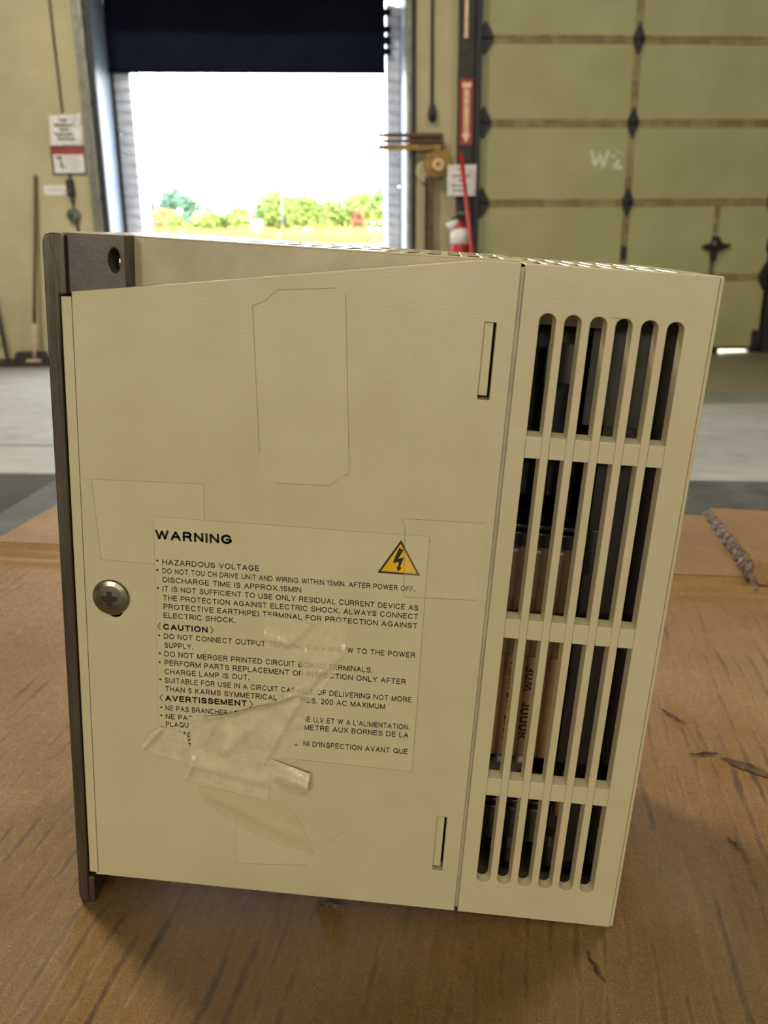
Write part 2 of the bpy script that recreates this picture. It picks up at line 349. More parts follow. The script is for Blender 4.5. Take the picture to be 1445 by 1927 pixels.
# door wall with two openings, 0.52 m thick
outer = [(-7.2, -.15), (14.0, -.15), (14.0, 6.1), (-7.2, 6.1)]
h1 = [(.825, -.001), (3.326, -.001), (3.326, 2.95), (.825, 2.95)]
h2 = [(4.0, -.001), (6.45, -.001), (6.45, 3.1), (4.0, 3.1)]
bm = prism(outer, [h1, h2], 0, -.52, lambda v: WX((v[0], v[2], v[1])))
st(link('wall_front', bm, M['concrete_wall']), 'wall_front')
bm = bmesh.new(); box(bm, -10.2, -10, -10, 6.3, FZ, CZ); st(link('wall_left', bm, M['wall_inner']), 'wall_left')
bm = bmesh.new(); box(bm, 10, 10.2, -10, 9.2, FZ, CZ); st(link('wall_right', bm, M['wall_inner']), 'wall_right')
bm = bmesh.new(); box(bm, -10.2, 10.2, -10.2, -10, FZ, CZ); st(link('wall_back', bm, M['wall_inner']), 'wall_back')
# jamb liners (white painted) of the open dock door
for k, (a, b) in enumerate(((.825, .833), (3.318, 3.326))):
    st(wbox('trim', M['jamb'], a, b, -.53, .0, .0, 2.95), 'trim_%d' % (k + 1))
# steel angle frames and skirting
st(wbox('t', M['galv'], .700, .742, 0, .03, 0, 3.0, bevel=.004), 'trim_3')
st(wbox('t', M['galv'], 3.330, 3.366, 0, .04, 0, 3.0, bevel=.004), 'trim_4')
st(wbox('t', M['rustbrown'], -4.5, .68, 0, .05, 0, .045), 'trim_5')
st(wbox('t', M['dark_steel'], 3.372, 3.40, 0, .02, 0, 3.0), 'trim_6')

# expansion joints cut in the floor read as thin dark grooves
for k, (p, q) in enumerate((((-9, 6.02), (9.5, 8.6)), ((-9, 3.98), (-.6, 4.0)), ((1.9, 8.0), (6.0, 6.3)))):
    p = Vector((*p, FZ)); q = Vector((*q, FZ)); t = (q - p).normalized(); n = Vector((-t.y, t.x, 0)) * .006
    bm = bmesh.new(); vs = [bm.verts.new(x + Vector((0, 0, z))) for z in (.0005, .0015) for x in (p - n, q - n, q + n, p + n)]
    for f in ((0, 1, 2, 3), (4, 5, 6, 7), (0, 1, 5, 4), (1, 2, 6, 5), (2, 3, 7, 6), (3, 0, 4, 7)): bm.faces.new([vs[i] for i in f])
    st(link('j', bm, M['seam']), 'trim_%d' % (7 + k))

M['floor_green'] = mat('worn_green_line', (84, 88, 70), (104, 104, 84), 3, 0.7)
M['floor_brown'] = mat('worn_brown_floor', (112, 104, 78), (92, 86, 64), 1.1, 0.6, lo=.3, hi=.7)
st(link('f', prism([(1.1, 5.28), (9.9, 5.75), (9.9, 6.2), (1.1, 5.73)], [], FZ, FZ + .0012, lambda v: Vector(v)), M['floor_green']), 'trim_10')
st(link('f', prism([(1.1, 5.73), (9.9, 6.2), (9.9, 8.95), (1.1, 7.7)], [], FZ, FZ + .0012, lambda v: Vector(v)), M['floor_brown']), 'trim_11')
# ------------------------------------------------------------ open dock: tracks, pads, curtain
tr = wempty('door_track', .78, 0, 0, 'grey steel vertical door track left of the open dock doorway', 'door track')
X = wx(.78, 0, 0)
newbox('rail', M['galv'], .746, .782, .03, .055, 0, 3.6, tr, X, .003)
for h in (.55, 1.33, 2.05, 2.75): newbox('bracket', M['dark_steel'], .745, .785, .0, .03, h, h + .05, tr, X, .003)
tr2 = wempty('brush_seal', .81, 0, 0, 'black weather strip between door track and pale jamb', 'seal')
X = wx(.81, 0, 0); newbox('strip', M['black'], .786, .829, .002, .02, 0, 3.6, tr2, X)

def pad(name, s0, s1, label):
    root = wempty(name, (s0 + s1) / 2, -.53, 0, label, 'dock seal')
    X = wx((s0 + s1) / 2, -.53, 0)
    bb = (.79, s0) if s0 < 2 else (s1, 3.42); newbox('gap_shade_board', M['black'], bb[0], bb[1], -.60, -.545, .02, 3.6, root, X)  # black board added where only shadow shows in the gap beside the pad
    n = 34
    for k in range(n):
        ha = .02 + k * 2.9 / n; hb = ha + 2.9 / n * .97; bm = bmesh.new(); g = 7
        sk = random.uniform(0, .012)
        rows = []
        for j in range(g):
            t = j / (g - 1); h = ha + (hb - ha) * t; bul = .016 * math.sin(math.pi * t) ** .6
            rows.append([bm.verts.new(X(q)) for q in ((s0, -.95, h), (s0, -.53 + bul, h + sk), (s1, -.53 + bul, h - sk), (s1, -.95, h))])
        for A, B in zip(rows, rows[1:]):
            for i in range(3): bm.faces.new((A[i], A[i + 1], B[i + 1], B[i]))
            bm.faces.new((A[3], A[0], B[0], B[3]))
        bm.faces.new(rows[0]); bm.faces.new(rows[-1])
        link('pleat', bm, M['pad'], root)
pad('dock_pad', .862, 1.0, 'grey pleated foam dock pad on the left of the bright opening')
pad('dock_pad', 3.197, 3.312, 'grey pleated foam dock pad on the right of the bright opening')
cu = wempty('dock_curtain', 2.0, -.5, 2.375, 'dark navy vinyl curtain hanging across the top of the bright dock opening', 'curtain')
X = wx(2.0, -.5, 2.375)
bm = bmesh.new(); cols = []
for i in range(61):
    s = .84 + i * (3.184 - .84) / 60; d = -.465 + .004 * math.sin(i * .15)
    cols.append([bm.verts.new(X((s, d + e, h))) for e, h in ((0, 2.375), (0, 3.4), (-.03, 3.4), (-.03, 2.375))])
for A, B in zip(cols, cols[1:]):
    for k in range(4): bm.faces.new((A[k], A[(k + 1) % 4], B[(k + 1) % 4], B[k]))
bm.faces.new(cols[0]); bm.faces.new(cols[-1]); link('vinyl', bm, M['curtain'], cu, smooth=False)
bm = bmesh.new(); tube(bm, [(.84, -.465, 2.385), (3.184, -.465, 2.385)], .016, 10, X); link('hem', bm, M['curtain'], cu, smooth=True)
for h, l in ((2.52, .05), (2.60, .06), (2.69, .05), (2.82, .05), (2.93, .12)):
    newbox('grommet_strap', M['curtain'], 3.172, 3.235, -.475, -.46, h, h + l, cu, X)

# ------------------------------------------------------------ closed sectional door W2 (hinges, latch and lettering are its parts)
dr = wempty('door_2', 5.22, 0, 0, None, None); dr.name = 'door_2'; tag(dr, 'closed olive beige sectional dock door stencilled W2', 'door', kind='structure')
X = wx(5.22, 0, 0)
for k in range(5):
    a = .045 + k * .626 - (0.012 if k == 0 else 0); b = .045 + (k + 1) * .626
    bm = prism([(3.925, a), (6.52, a), (6.52, b), (3.925, b)], [], .02, .06, lambda v: X((v[0], v[2], v[1])))
    sec = link('section', bm, M['door'], dr, bevel=.006)
    if k == 4: pass
    # pressed rails at the top and bottom of every section, rust-stained
    for nm, hh in (('rail', (b - .035, b - .004)), ('rail', (a + .004, a + .028))):
        newbox(nm, M['rust'], 3.93, 6.515, .058, .066, hh[0], hh[1], sec, X, .002)
    newbox('stile', M['rust'], 5.185, 5.245, .058, .068, a + .03, b - .036, sec, X, .003)
    newbox('stile', M['door'], 3.93, 3.985, .058, .068, a + .03, b - .036, sec, X, .003)
    newbox('stile', M['door'], 6.455, 6.512, .058, .068, a + .03, b - .036, sec, X, .003)
    if k == 1: newbox('stile', M['rust'], 5.995, 6.045, .058, .068, a + .03, b - .036, sec, X, .003)
def hinge(s, h, w_, l_):
    bm = prism([(s, h - l_), (s + w_, h - l_ * .25), (s + w_, h + l_ * .2), (s, h + l_), (s - w_, h + l_ * .2), (s - w_, h - l_ * .25)], [], .068, .085,
               lambda v: X((v[0], v[2], v[1])))
    o = link('hinge', bm, M['black'], dr, bevel=.003)
    bm = bmesh.new(); tube(bm, [(s - w_ * .9, .09, h), (s + w_ * .9, .09, h)], .011, 10, X); link('hinge_pin', bm, M['dark_steel'], o, smooth=True)
for k in range(1, 5):
    h = .045 + k * .626 - .0 
    hinge(3.955, h, .062, .13); hinge(5.216, h, .044, .125); hinge(6.50, h, .05, .12)
for h in (.93, 1.55, 2.2): 
    newbox('roller_plate', M['dark_steel'], 6.49, 6.54, .068, .09, h - .05, h + .05, dr, X, .004)
newbox('bottom_fixture', M['dark_steel'], 6.45, 6.53, .06, .10, .05, .2, dr, X, .004)
newbox('hinge_leaf', M['black'], 5.19, 5.24, .068, .08, .82, .93, dr, X, .004)
newbox('bottom_seal', M['black'], 3.93, 6.155, .01, .07, .001, .052, dr, X); newbox('bottom_seal', M['black'], 6.155, 6.435, .01, .07, .032, .052, dr, X); newbox('bottom_seal', M['black'], 6.435, 6.52, .01, .07, .001, .052, dr, X)
lt = None
bm = prism([(5.995, .80), (6.035, .80), (6.05, .88), (6.155, .925), (6.155, .945), (6.075, .955), (6.05, 1.01), (6.0, 1.01), (5.985, .955), (5.91, .935), (5.91, .915), (5.985, .89)], [], .066, .095,
           lambda v: X((v[0], v[2], v[1]))); lt = link('latch', bm, M['dark_steel'], dr, bevel=.004)
bm = bmesh.new(); lathe(bm, [(.045, .0), (.045, .015), (.025, .03), (.002, .032)], 18, lambda p: X((6.03 + p[0], .095 + p[2], .94 + p[1]))); link('latch_hub', bm, M['intmetal'], lt)
newbox('latch_rod', M['dark_steel'], 6.006, 6.02, .066, .075, .70, .82, lt, X)
text('door_lettering', 'W2', M['w2'], dr, (4.872, 1.560), (5.152, 1.557), .148, lambda q: X((q[0], .0625, q[1])), .21)
# steel door post and tracks on both sides of W2
for (s0, s1, s2, lab) in ((3.745, 3.872, 3.918, 'dark steel door post and track left of the closed dock door'), (6.60, 6.56, 6.53, 'black steel door track at the right edge of the closed dock door')):
    r_ = wempty('door_post' if s0 < 5 else 'door_track', (s0 + s1) / 2, 0, 0, lab, 'door track'); X2 = wx((s0 + s1) / 2, 0, 0)
    if s0 < 5:
        newbox('post', M['dark_steel'], s0, s1, .0, .11, 0, 3.7, r_, X2, .004)
        newbox('rail', M['black'], s1, s2, .02, .15, 0, 3.7, r_, X2, .004)
    else:
        newbox('rail', M['black'], 6.528, 6.60, .02, .14, 0, 3.7, r_, X2, .004)
        for h in (.2, .93, 1.6, 2.3): newbox('bracket', M['dark_steel'], 6.60, 6.66, .0, .04, h, h + .06, r_, X2, .003)
# ------------------------------------------------------------ things on the door wall
def rod(name, m, p, q, r, **k):
    root_s, root_h = p[0], 0
    bm = bmesh.new(); tube(bm, [p, q], r, 10, WX); o = link(name, bm, m, smooth=True); return tag(o, **k)
rod('conduit', M['dark_steel'], (.528, .015, 3.6), (.541, .015, 2.0), .007, label='thin dark conduit running down the wall to the torn paper notice', cat='conduit')
def sign_root(name, s0, s1, h0, h1, lab, d=0.0, cat='sign'):
    r = wempty(name, (s0 + s1) / 2, d, h0, lab, cat); return r, wx((s0 + s1) / 2, d, h0)
# torn white notice
r, X = sign_root('paper_notice', .425, .68, 1.765, 1.99, 'crumpled white paper notice taped above the red-topped safety sign')
bm = sheet([(.427, 1.985), (.60, 1.992), (.683, 1.997), (.680, 1.90), (.674, 1.766), (.42, 1.758)], .02,
           lambda a, b: .004 + .004 * math.sin(a * 90) * math.sin(b * 70) + (.012 if a > .62 and b > 1.9 else 0) * random.random(), lambda v: X((v[0], v[2], v[1])))
pn = link('sheet', bm, M['paper'], r)
for (a, b, h) in ((.505, .57, 1.950), (.465, .625, 1.912), (.508, .582, 1.877), (.468, .60, 1.842), (.482, .615, 1.807)):
    x = a
    while x < b - .01:
        l = random.uniform(.012, .03); newbox('printed_word', M['print'], x, min(b, x + l), .0145, .016, h - .006, h + .006, pn, X); x += l + .005
# safety sign, red header, pictogram
r, X = sign_root('safety_sign', .42, .68, 1.54, 1.75, 'dented safety sign with red header and pictogram below the crumpled notice')
bk = newbox('backing', M['dark_steel'], .412, .682, .0, .010, 1.535, 1.755, r, X, .003)
fc = newbox('face', M['paper'], .428, .672, .010, .0125, 1.548, 1.742, r, X)
newbox('header', M['signred'], .428, .672, .0125, .0135, 1.69, 1.742, fc, X)
newbox('divider', M['print'], .530, .533, .0125, .0135, 1.552, 1.688, fc, X)
newbox('pictogram_bar', M['black'], .45, .50, .0125, .0140, 1.658, 1.675, fc, X)
bm = bmesh.new(); tube(bm, [(.485, .014, 1.655), (.492, .014, 1.62), (.482, .014, 1.59)], .006, 6, X); tube(bm, [(.492, .014, 1.62), (.505, .014, 1.60), (.503, .014, 1.572)], .005, 6, X)
link('pictogram_figure', bm, M['black'], fc)
for k in range(6): newbox('printed_line', M['print'], .545, .545 + random.uniform(.08, .115), .0125, .0135, 1.672 - k * .02, 1.675 - k * .02, fc, X)
# narrow tag
r, X = sign_root('paper_strip', .322, .50, 1.38, 1.455, 'narrow white paper strip left of the hanging black switch', cat='label')
t_ = newbox('strip', M['paper'], .322, .502, .0, .003, 1.380, 1.456, r, X); newbox('printed_line', M['print'], .345, .48, .003, .004, 1.414, 1.418, t_, X)
# pendant switch and outlet
r = wempty('pendant_switch', .545, 0, 1.36, 'black pendant push button switch hanging under the safety sign', 'switch'); X = wx(.545, 0, 1.36)
newbox('case', M['black'], .515, .575, .01, .06, 1.365, 1.50, r, X, .014)
bm = bmesh.new(); tube(bm, [(.553, .03, 1.49), (.550, .03, 1.53)], .012, 8, X); link('strain_relief', bm, M['black'], r)
bm = bmesh.new(); tube(bm, [(.548, .02, 1.37), (.55, .02, 1.30), (.552, .02, 1.27)], .009, 8, X); link('cable', bm, M['dark_steel'], r)
newbox('button', M['signred'], .53, .55, .06, .066, 1.40, 1.42, r, X, .002)
r = wempty('control_station', .54, 0, 1.16, 'round grey-green control box with a green button low on left wall', 'switch'); X = wx(.54, 0, 1.16)
bm = bmesh.new(); lathe(bm, [(.052, 0), (.052, .04), (.042, .05), (.01, .052)], 20, lambda p: X((.545 + p[0], p[2] + .002, 1.222 + p[1]))); link('case', bm, M['greygreen'], r)
bm = bmesh.new(); lathe(bm, [(.022, 0), (.022, .02), (.016, .028), (.003, .03)], 16, lambda p: X((.53 + p[0], p[2] + .05, 1.224 + p[1]))); link('button', bm, M['green'], r)
bm = bmesh.new(); tube(bm, [(.56, .02, 1.175), (.575, .02, 1.05), (.58, .015, .3)], .010, 8, X); link('conduit', bm, M['dark_steel'], r)
# broom, dust pan, black stick
r = wempty('push_broom', .13, .12, 0, 'brown-handled broom leaning against the wall by the black dust pan', 'broom'); X = wx(.13, .12, 0)
bm = bmesh.new(); tube(bm, [(.272, .02, 1.53), (.15, .13, .35)], .014, 10, X); link('handle', bm, M['brown_wood'], r, smooth=True)
bm = bmesh.new(); tube(bm, [(.15, .13, .35), (.122, .16, .03)], .017, 10, X); link('ferrule', bm, M['pale_wood'], r, smooth=True)
newbox('brush_head', M['pale_wood'], .06, .18, .14, .19, .028, .055, r, X, .004)
bm = bmesh.new()
for i in range(26): tube(bm, [(.064 + i * .0045, .155 + .01 * (i % 3), .03), (.062 + i * .0048, .152 + .012 * (i % 3), .001)], .002, 4, X)
tag(link('bristles', bm, M['black'], r), kind='stuff')
r = wempty('dust_pan', .08, .08, 0, 'black upright dust pan on the floor against the left wall', 'dust pan'); X = wx(.08, .08, 0)
bm = bmesh.new(); q = [(-.085, .06, .03), (.225, .06, .03), (.20, .05, .14), (-.04, .05, .14)]; q2 = [(a, b + .07, h) for a, b, h in q]
vs = [bm.verts.new(X((a, b, h - .028))) for a, b, h in q + q2]
for f in ((0, 1, 2, 3), (7, 6, 5, 4), (0, 4, 5, 1), (1, 5, 6, 2), (2, 6, 7, 3), (3, 7, 4, 0)): bm.faces.new([vs[i] for i in f])
link('pan', bm, M['black'], r, bevel=.006)
newbox('lip', M['dark_steel'], -.08, .22, .13, .15, 0, .02, r, X, .003)
r = wempty('steel_stand', -.2, .1, 0, 'black slanted steel leg and crossbar at the left edge of the photo', 'stand'); X = wx(-.2, .1, 0)
bm = bmesh.new(); tube(bm, [(-.245, .05, 1.05), (-.17, .07, .60), (-.115, .12, .0)], .013, 8, X); link('leg', bm, M['black'], r)
bm = bmesh.new(); tube(bm, [(-.6, .09, .245), (-.14, .09, .27)], .010, 8, X); link('crossbar', bm, M['black'], r)
bm = bmesh.new(); tube(bm, [(-.60, .05, 1.05), (-.60, .12, .0)], .013, 8, X); link('leg', bm, M['black'], r)
cb = wbox('floor_curb', M['dark_steel'], -4.4, .69, .10, .22, 0, .035, bevel=.006); tag(cb, 'long dark steel bar lying on the floor along the left wall', 'steel bar')

# pendant cable with handle
r = wempty('pull_cord', 3.53, 0, 1.93, 'black pull cord with a dark bulb handle hanging on the wall', 'cord'); X = wx(3.53, 0, 1.93)
bm = bmesh.new(); tube(bm, [(3.526, .02, 3.7), (3.531, .02, 2.6), (3.534, .02, 2.06)], .011, 8, X); link('cable', bm, M['black'], r, smooth=True)
bm = bmesh.new(); lathe(bm, [(.012, .14), (.024, .12), (.034, .06), (.032, .02), (.01, 0)], 14, lambda p: X((3.536 + p[0], .035 + p[1], 1.932 + p[2]))); link('handle', bm, M['black'], r, smooth=True)
# rusty arm with reel, on its post
r = wempty('swing_barrier', 3.52, 0, 0, 'rusty brown swing arm with a round ochre hub reaching across the doorway', 'barrier'); X = wx(3.52, 0, 0)
for h0, h1_, m_ in ((1.806, 1.838, 'rustbrown'), (1.764, 1.792, 'rustbrown'), (1.708, 1.752, 'ochre')):
    newbox('arm_bar', M[m_], 3.08, 3.60, .10, .125, h0, h1_, r, X, .003)
newbox('arm_plate', M['rustbrown'], 3.335, 3.62, .085, .10, 1.705, 1.84, r, X, .004)
bm = bmesh.new(); tube(bm, [(3.086, .112, 1.69), (3.086, .112, 1.845)], .009, 8, X); link('end_pin', bm, M['dark_steel'], r)
bm = bmesh.new(); lathe(bm, [(.02, 0), (.108, .0), (.115, .01), (.115, .05), (.10, .06), (.055, .062), (.05, .075)], 28, lambda p: X((3.578 + p[0], .06 + p[2], 1.605 + p[1]))); hb = link('hub', bm, M['ochre'], r)
bm = bmesh.new(); lathe(bm, [(.05, 0), (.05, .02), (.018, .022), (.016, .004)], 24, lambda p: X((3.575 + p[0], .13 + p[2], 1.595 + p[1]))); link('hub_bearing', bm, M['tan'], hb)
newbox('hub_stay', M['ochre'], 3.53, 3.64, .06, .09, 1.64, 1.73, r, X, .003)
bm = bmesh.new(); lathe(bm, [(.09, 0), (.09, .03), (.07, .035)], 24, lambda p: X((3.49 + p[0], .01 + p[2], 1.55 + p[1]))); link('wall_boss', bm, M['concrete_wall'], r)
newbox('post', M['rustbrown'], 3.49, 3.545, .03, .09, 0, 1.50, r, X, .003)
newbox('post_edge', M['dark_steel'], 3.478, 3.49, .03, .10, 0, 1.50, r, X, .001)
newbox('shelf_bracket', M['rustbrown'], 3.40, 3.62, .0, .09, 1.795, 1.812, r, X, .002)
# red arrow sign
r, X = sign_root('arrow_sign', 3.755, 3.856, 1.749, 2.243, 'tall red and cream downward arrow sign on the dark post', .11)
b_ = newbox('backing', M['signred'], 3.753, 3.857, .11, .115, 1.749, 2.243, r, X)
bm = prism([(3.785, 2.17), (3.825, 2.17), (3.825, 1.83), (3.842, 1.83), (3.805, 1.765), (3.768, 1.83), (3.785, 1.83)], [], .115, .117, lambda v: X((v[0], v[2], v[1]))); link('arrow', bm, M['cream'], b_)
newbox('top_band', M['cream'], 3.768, 3.842, .115, .117, 2.18, 2.215, b_, X)
word = 'FIRE EXTINGUISHER'
for i, ch in enumerate(word):
    if ch != ' ':
        h = 2.145 - i * .0188; wd = .009 if ch != 'I' else .0012
        text('letter', ch, M['signred'], b_, (3.805 - wd, h), (3.805 + wd, h), .014, lambda q: X((q[0], .1176, q[1])), .2)
# thin red strip above it
b_ = wbox('strip_sign', M['cream'], 3.780, 3.806, .11, .113, 2.54, 3.2); tag(b_, 'thin faded pink strip high on the dark door post', 'sign')
# white notice
r, X = sign_root('paper_notice', 3.65, 3.89, 1.35, 1.592, 'square white notice with grey lines behind the red leaning pole', .15)
pn = newbox('sheet', M['paper'], 3.652, 3.89, .150, .153, 1.350, 1.592, r, X)
for (a, b, h) in ((3.735, 3.80, 1.555), (3.695, 3.84, 1.505), (3.745, 3.80, 1.47), (3.69, 3.835, 1.43), (3.70, 3.80, 1.392)):
    x = a
    while x < b - .01:
        l = random.uniform(.015, .035); newbox('printed_word', M['print'], x, min(b, x + l), .153, .1545, h - .006, h + .006, pn, X); x += l + .006
# fire extinguisher
r = wempty('fire_extinguisher', 3.74, .19, .62, 'red fire extinguisher with white label hanging beside the dark post', 'fire extinguisher'); X = wx(3.74, .19, .62)
def LC(cx, cd_, ch): return lambda p: X((cx + p[0], cd_ + p[1], ch + p[2]))
bm = bmesh.new(); lathe(bm, [(.04, .0), (.076, .012), (.08, .03), (.08, .43), (.07, .475), (.035, .515), (.03, .53)], 28, LC(3.755, .205, .62)); bd = link('cylinder', bm, M['red'], r, smooth=True)
bm = bmesh.new(); lathe(bm, [(.081, .0), (.081, .125)], 28, LC(3.755, .205, .965)); link('label_band', bm, M['paper'], bd, smooth=True)
bm = bmesh.new(); tube(bm, [(3.755, .205, 1.14), (3.755, .205, 1.19)], .022, 12, X); link('valve', bm, M['dark_steel'], r)
newbox('lever', M['dark_steel'], 3.74, 3.85, .18, .20, 1.185, 1.20, r, X, .003); newbox('lever', M['galv'], 3.72, 3.83, .18, .20, 1.205, 1.222, r, X, .003)
bm = bmesh.new(); tube(bm, [(3.74, .19, 1.17), (3.70, .20, 1.165), (3.665, .21, 1.13)], .012, 8, X); link('hose', bm, M['black'], r)
bm = bmesh.new(); tube(bm, [(3.735, .23, 1.15), (3.70, .23, 1.13), (3.66, .23, 1.095)], [.016, .03, .042], 14, X); link('horn', bm, M['paper'], r, smooth=True)
newbox('wall_bracket', M['dark_steel'], 3.68, 3.735, .0, .13, .80, .84, r, X)
# red pole
rod('red_pole', M['red'], (3.742, .28, 1.67), (3.955, .40, .02), .017, label='red pole leaning across the white notice and dark post', cat='pole')

# warehouse lamps on the ceiling
for i, p in enumerate(LAMPS):
    r = empty('high_bay_lamp', (p[0], p[1], CZ), (0, 0, 0), ('left' if p[0] < 0 else 'right') + (' front' if p[1] > 0 else ' rear') + ' pale metal high bay lamp under the warehouse ceiling', 'lamp', 'high bay lamps under the ceiling')
    newbox('case', M['lampm'], -.65, .65, -.35, .35, p[2] - CZ - .02, p[2] - CZ + .1, r, I, .01)
    for sx in (-.5, .5):
        bm = bmesh.new(); tube(bm, [(sx, 0, p[2] - CZ + .1), (sx, 0, 0)], .008, 6); link('hanger', bm, M['galv'], r)

for i, p in enumerate(FILLS):  # casings made up to carry the added fill lights
    r = empty('added_fill_lamp', (p[0], -10, p[2]), (0, 0, 0), ('left' if p[0] < 0 else 'right') + ' fill lamp added on the wall behind the camera', 'lamp', 'added fill lamps on the rear wall')
    newbox('case', M['lampm'], -.75, .75, .18, .52, -.5, .5, r, I, .02); newbox('bracket', M['galv'], -.1, .1, 0, .18, -.1, .1, r, I, .004)

# ------------------------------------------------------------ outside: yard, verge, shrubs, poles
YG = FZ - 1.2
bm = bmesh.new(); prof = [(7.8, YG), (20, YG + .1), (44, .0)]
rows = [[bm.verts.new((x, y + x * .14, z)) for x in (-60, -20, 20, 60)] for y, z in prof]
for A, B in zip(rows, rows[1:]):
    for i in range(3): bm.faces.new((A[i], A[i + 1], B[i + 1], B[i]))
o = link('yard_slab', bm, M['asphalt']); tag(o, kind='structure'); o.name = 'yard_slab'
bm = bmesh.new(); rows = [[bm.verts.new((x, y + x * .14, z)) for x in (-110, -40, 0, 60)] for y, z in ((44, 0), (60, .15), (140, .4))]
for A, B in zip(rows, rows[1:]):
    for i in range(3): bm.faces.new((A[i], A[i + 1], B[i + 1], B[i]))
tag(link('verge_ground', bm, M['grassground']), kind='structure')
bm = bmesh.new()
for i in range(9000):
    x = random.uniform(-26, 4); y = 46.5 + x * .14 + random.uniform(0, 6); h = random.uniform(.35, 1.05); a = random.uniform(0, 3.14); wd = random.uniform(.03, .08)
    dx, dy = math.cos(a) * wd, math.sin(a) * wd; lx, ly = random.uniform(-.2, .2), random.uniform(-.2, .2)
    v = [bm.verts.new((x - dx, y - dy, 0)), bm.verts.new((x + dx, y + dy, 0)), bm.verts.new((x + lx, y + ly, h))]; bm.faces.new(v)
tag(link('tall_grass', bm, M['straw']), 'tall dry yellow grass growing along the far edge of the yard', 'grass', kind='stuff')
def bush(x, y, h, rad, m, n, name, label, group, tall=1.0, leaf=.14, z0=0):
    r = empty(name, (x, y, z0), (0, 0, random.uniform(0, 6)), label, 'tree' if 'tree' in name else 'shrub', group)
    bm = bmesh.new(); tube(bm, [(0, 0, 0), (.05, .03, h * .4), (0, .05, h * .75)], [.09, .06, .03], 7)
    for k in range(5):
        a = k * 1.26; tube(bm, [(.03, .02, h * .3), (math.cos(a) * rad * .5, math.sin(a) * rad * .5, h * .62)], [.04, .015], 5)
    link('trunk', bm, M['bark'], r)
    bl = []
    for k in range(9):
        a = random.uniform(0, 6.28); q = random.uniform(0, .62) * rad
        zz = random.uniform(.28, .86) * h; sh = 1 - .45 * (zz / h)
        bl.append((math.cos(a) * q * sh, math.sin(a) * q * sh, zz, rad * random.uniform(.38, .6) * sh))
    bl.append((0, 0, h * .84, rad * .34))
    bm = bmesh.new()
    for i in range(n):
        c = random.choice(bl); u = random.uniform(-1, 1); a = random.uniform(0, 6.28); s = math.sqrt(1 - u * u); rr = c[3] * random.uniform(.72, 1.08)
        p = Vector((c[0] + s * math.cos(a) * rr, c[1] + s * math.sin(a) * rr, max(.05, c[2] + u * rr * tall)))
        nrm = Vector((random.gauss(0, 1), random.gauss(0, 1), random.gauss(0, 1) + .6)).normalized(); t = nrm.orthogonal().normalized(); b = nrm.cross(t); l = leaf * random.uniform(.6, 1.3)
        vs = [bm.verts.new(p + t * l), bm.verts.new(p + b * l * .55), bm.verts.new(p - t * l), bm.verts.new(p - b * l * .55)]; bm.faces.new(vs)
    tag(link('foliage', bm, m, r), kind='stuff')
    return r
def gy(x, y): return max(0, (y - 44 - x * .14) * .009)
A_, B_, C_, D_ = 'leafA', 'leafB', 'leafC', 'leafD'
ORD = ['first', 'second', 'third', 'fourth', 'fifth', 'sixth', 'seventh', 'eighth', 'ninth', 'tenth', 'eleventh', 'twelfth', 'thirteenth', 'fourteenth', 'fifteenth', 'sixteenth', 'seventeenth', 'eighteenth', 'nineteenth', 'twentieth', 'twenty-first', 'twenty-second', 'twenty-third', 'twenty-fourth']
SH = [(-21.8, 55, 2.1, 1.6, A_), (-19.8, 54, 1.9, 1.5, B_), (-18.3, 52, 1.5, 1.2, A_), (-17.0, 54, 1.7, 1.4, D_), (-15.9, 52, 1.4, 1.1, A_), (-14.9, 54, 1.5, 1.3, D_), (-13.9, 52.5, 1.45, 1.2, A_), (-12.9, 54, 1.75, 1.2, B_), (-12.0, 52, 1.9, 1.2, A_),
      (-11.2, 55, 2.5, 1.3, B_), (-10.2, 53, 2.8, 1.5, A_), (-9.2, 55, 3.0, 1.5, B_), (-8.2, 52.5, 2.6, 1.3, A_), (-7.4, 55, 2.3, 1.3, B_), (-6.7, 52.5, 2.2, 1.2, A_), (-5.9, 55, 2.8, 1.4, B_), (-5.0, 53, 2.8, 1.4, A_), (-4.0, 55, 3.0, 1.5, B_), (-3.0, 53, 2.7, 1.4, A_),
      (-1.6, 55, 3.0, 1.6, B_), (.2, 54, 2.6, 1.6, A_), (2.0, 55, 2.9, 1.6, B_)]
for i, (x, y, h, rad, k) in enumerate(SH):
    rad *= 1.2; nm = {A_: 'yellow-green', B_: 'mid-green', D_: 'straw-tinted'}[k]
    bush(x, y, h, rad, M[k], 2300, 'leafy_shrub', nm + ' bushy shrub, %s from the left in the row beyond the yard' % ORD[i], 'shrubs beyond the yard', leaf=.13, z0=gy(x, y))
bush(-5.05, 49.6, 1.75, .62, M['leafE'], 1400, 'russet_shrub', 'pointed russet brown shrub near the right dock pad', None, 1.2, .12, gy(-5, 49.6))
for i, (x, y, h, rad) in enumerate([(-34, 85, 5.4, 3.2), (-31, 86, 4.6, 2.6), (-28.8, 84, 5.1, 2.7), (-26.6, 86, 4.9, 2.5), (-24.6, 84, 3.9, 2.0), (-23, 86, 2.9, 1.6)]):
    bush(x, y, h, rad, M['leafC'], 2600, 'distant_tree', 'hazy blue-green tree, %s from the left behind the shrubs' % ORD[i], 'distant blue-green trees', leaf=.2, z0=gy(x, y))
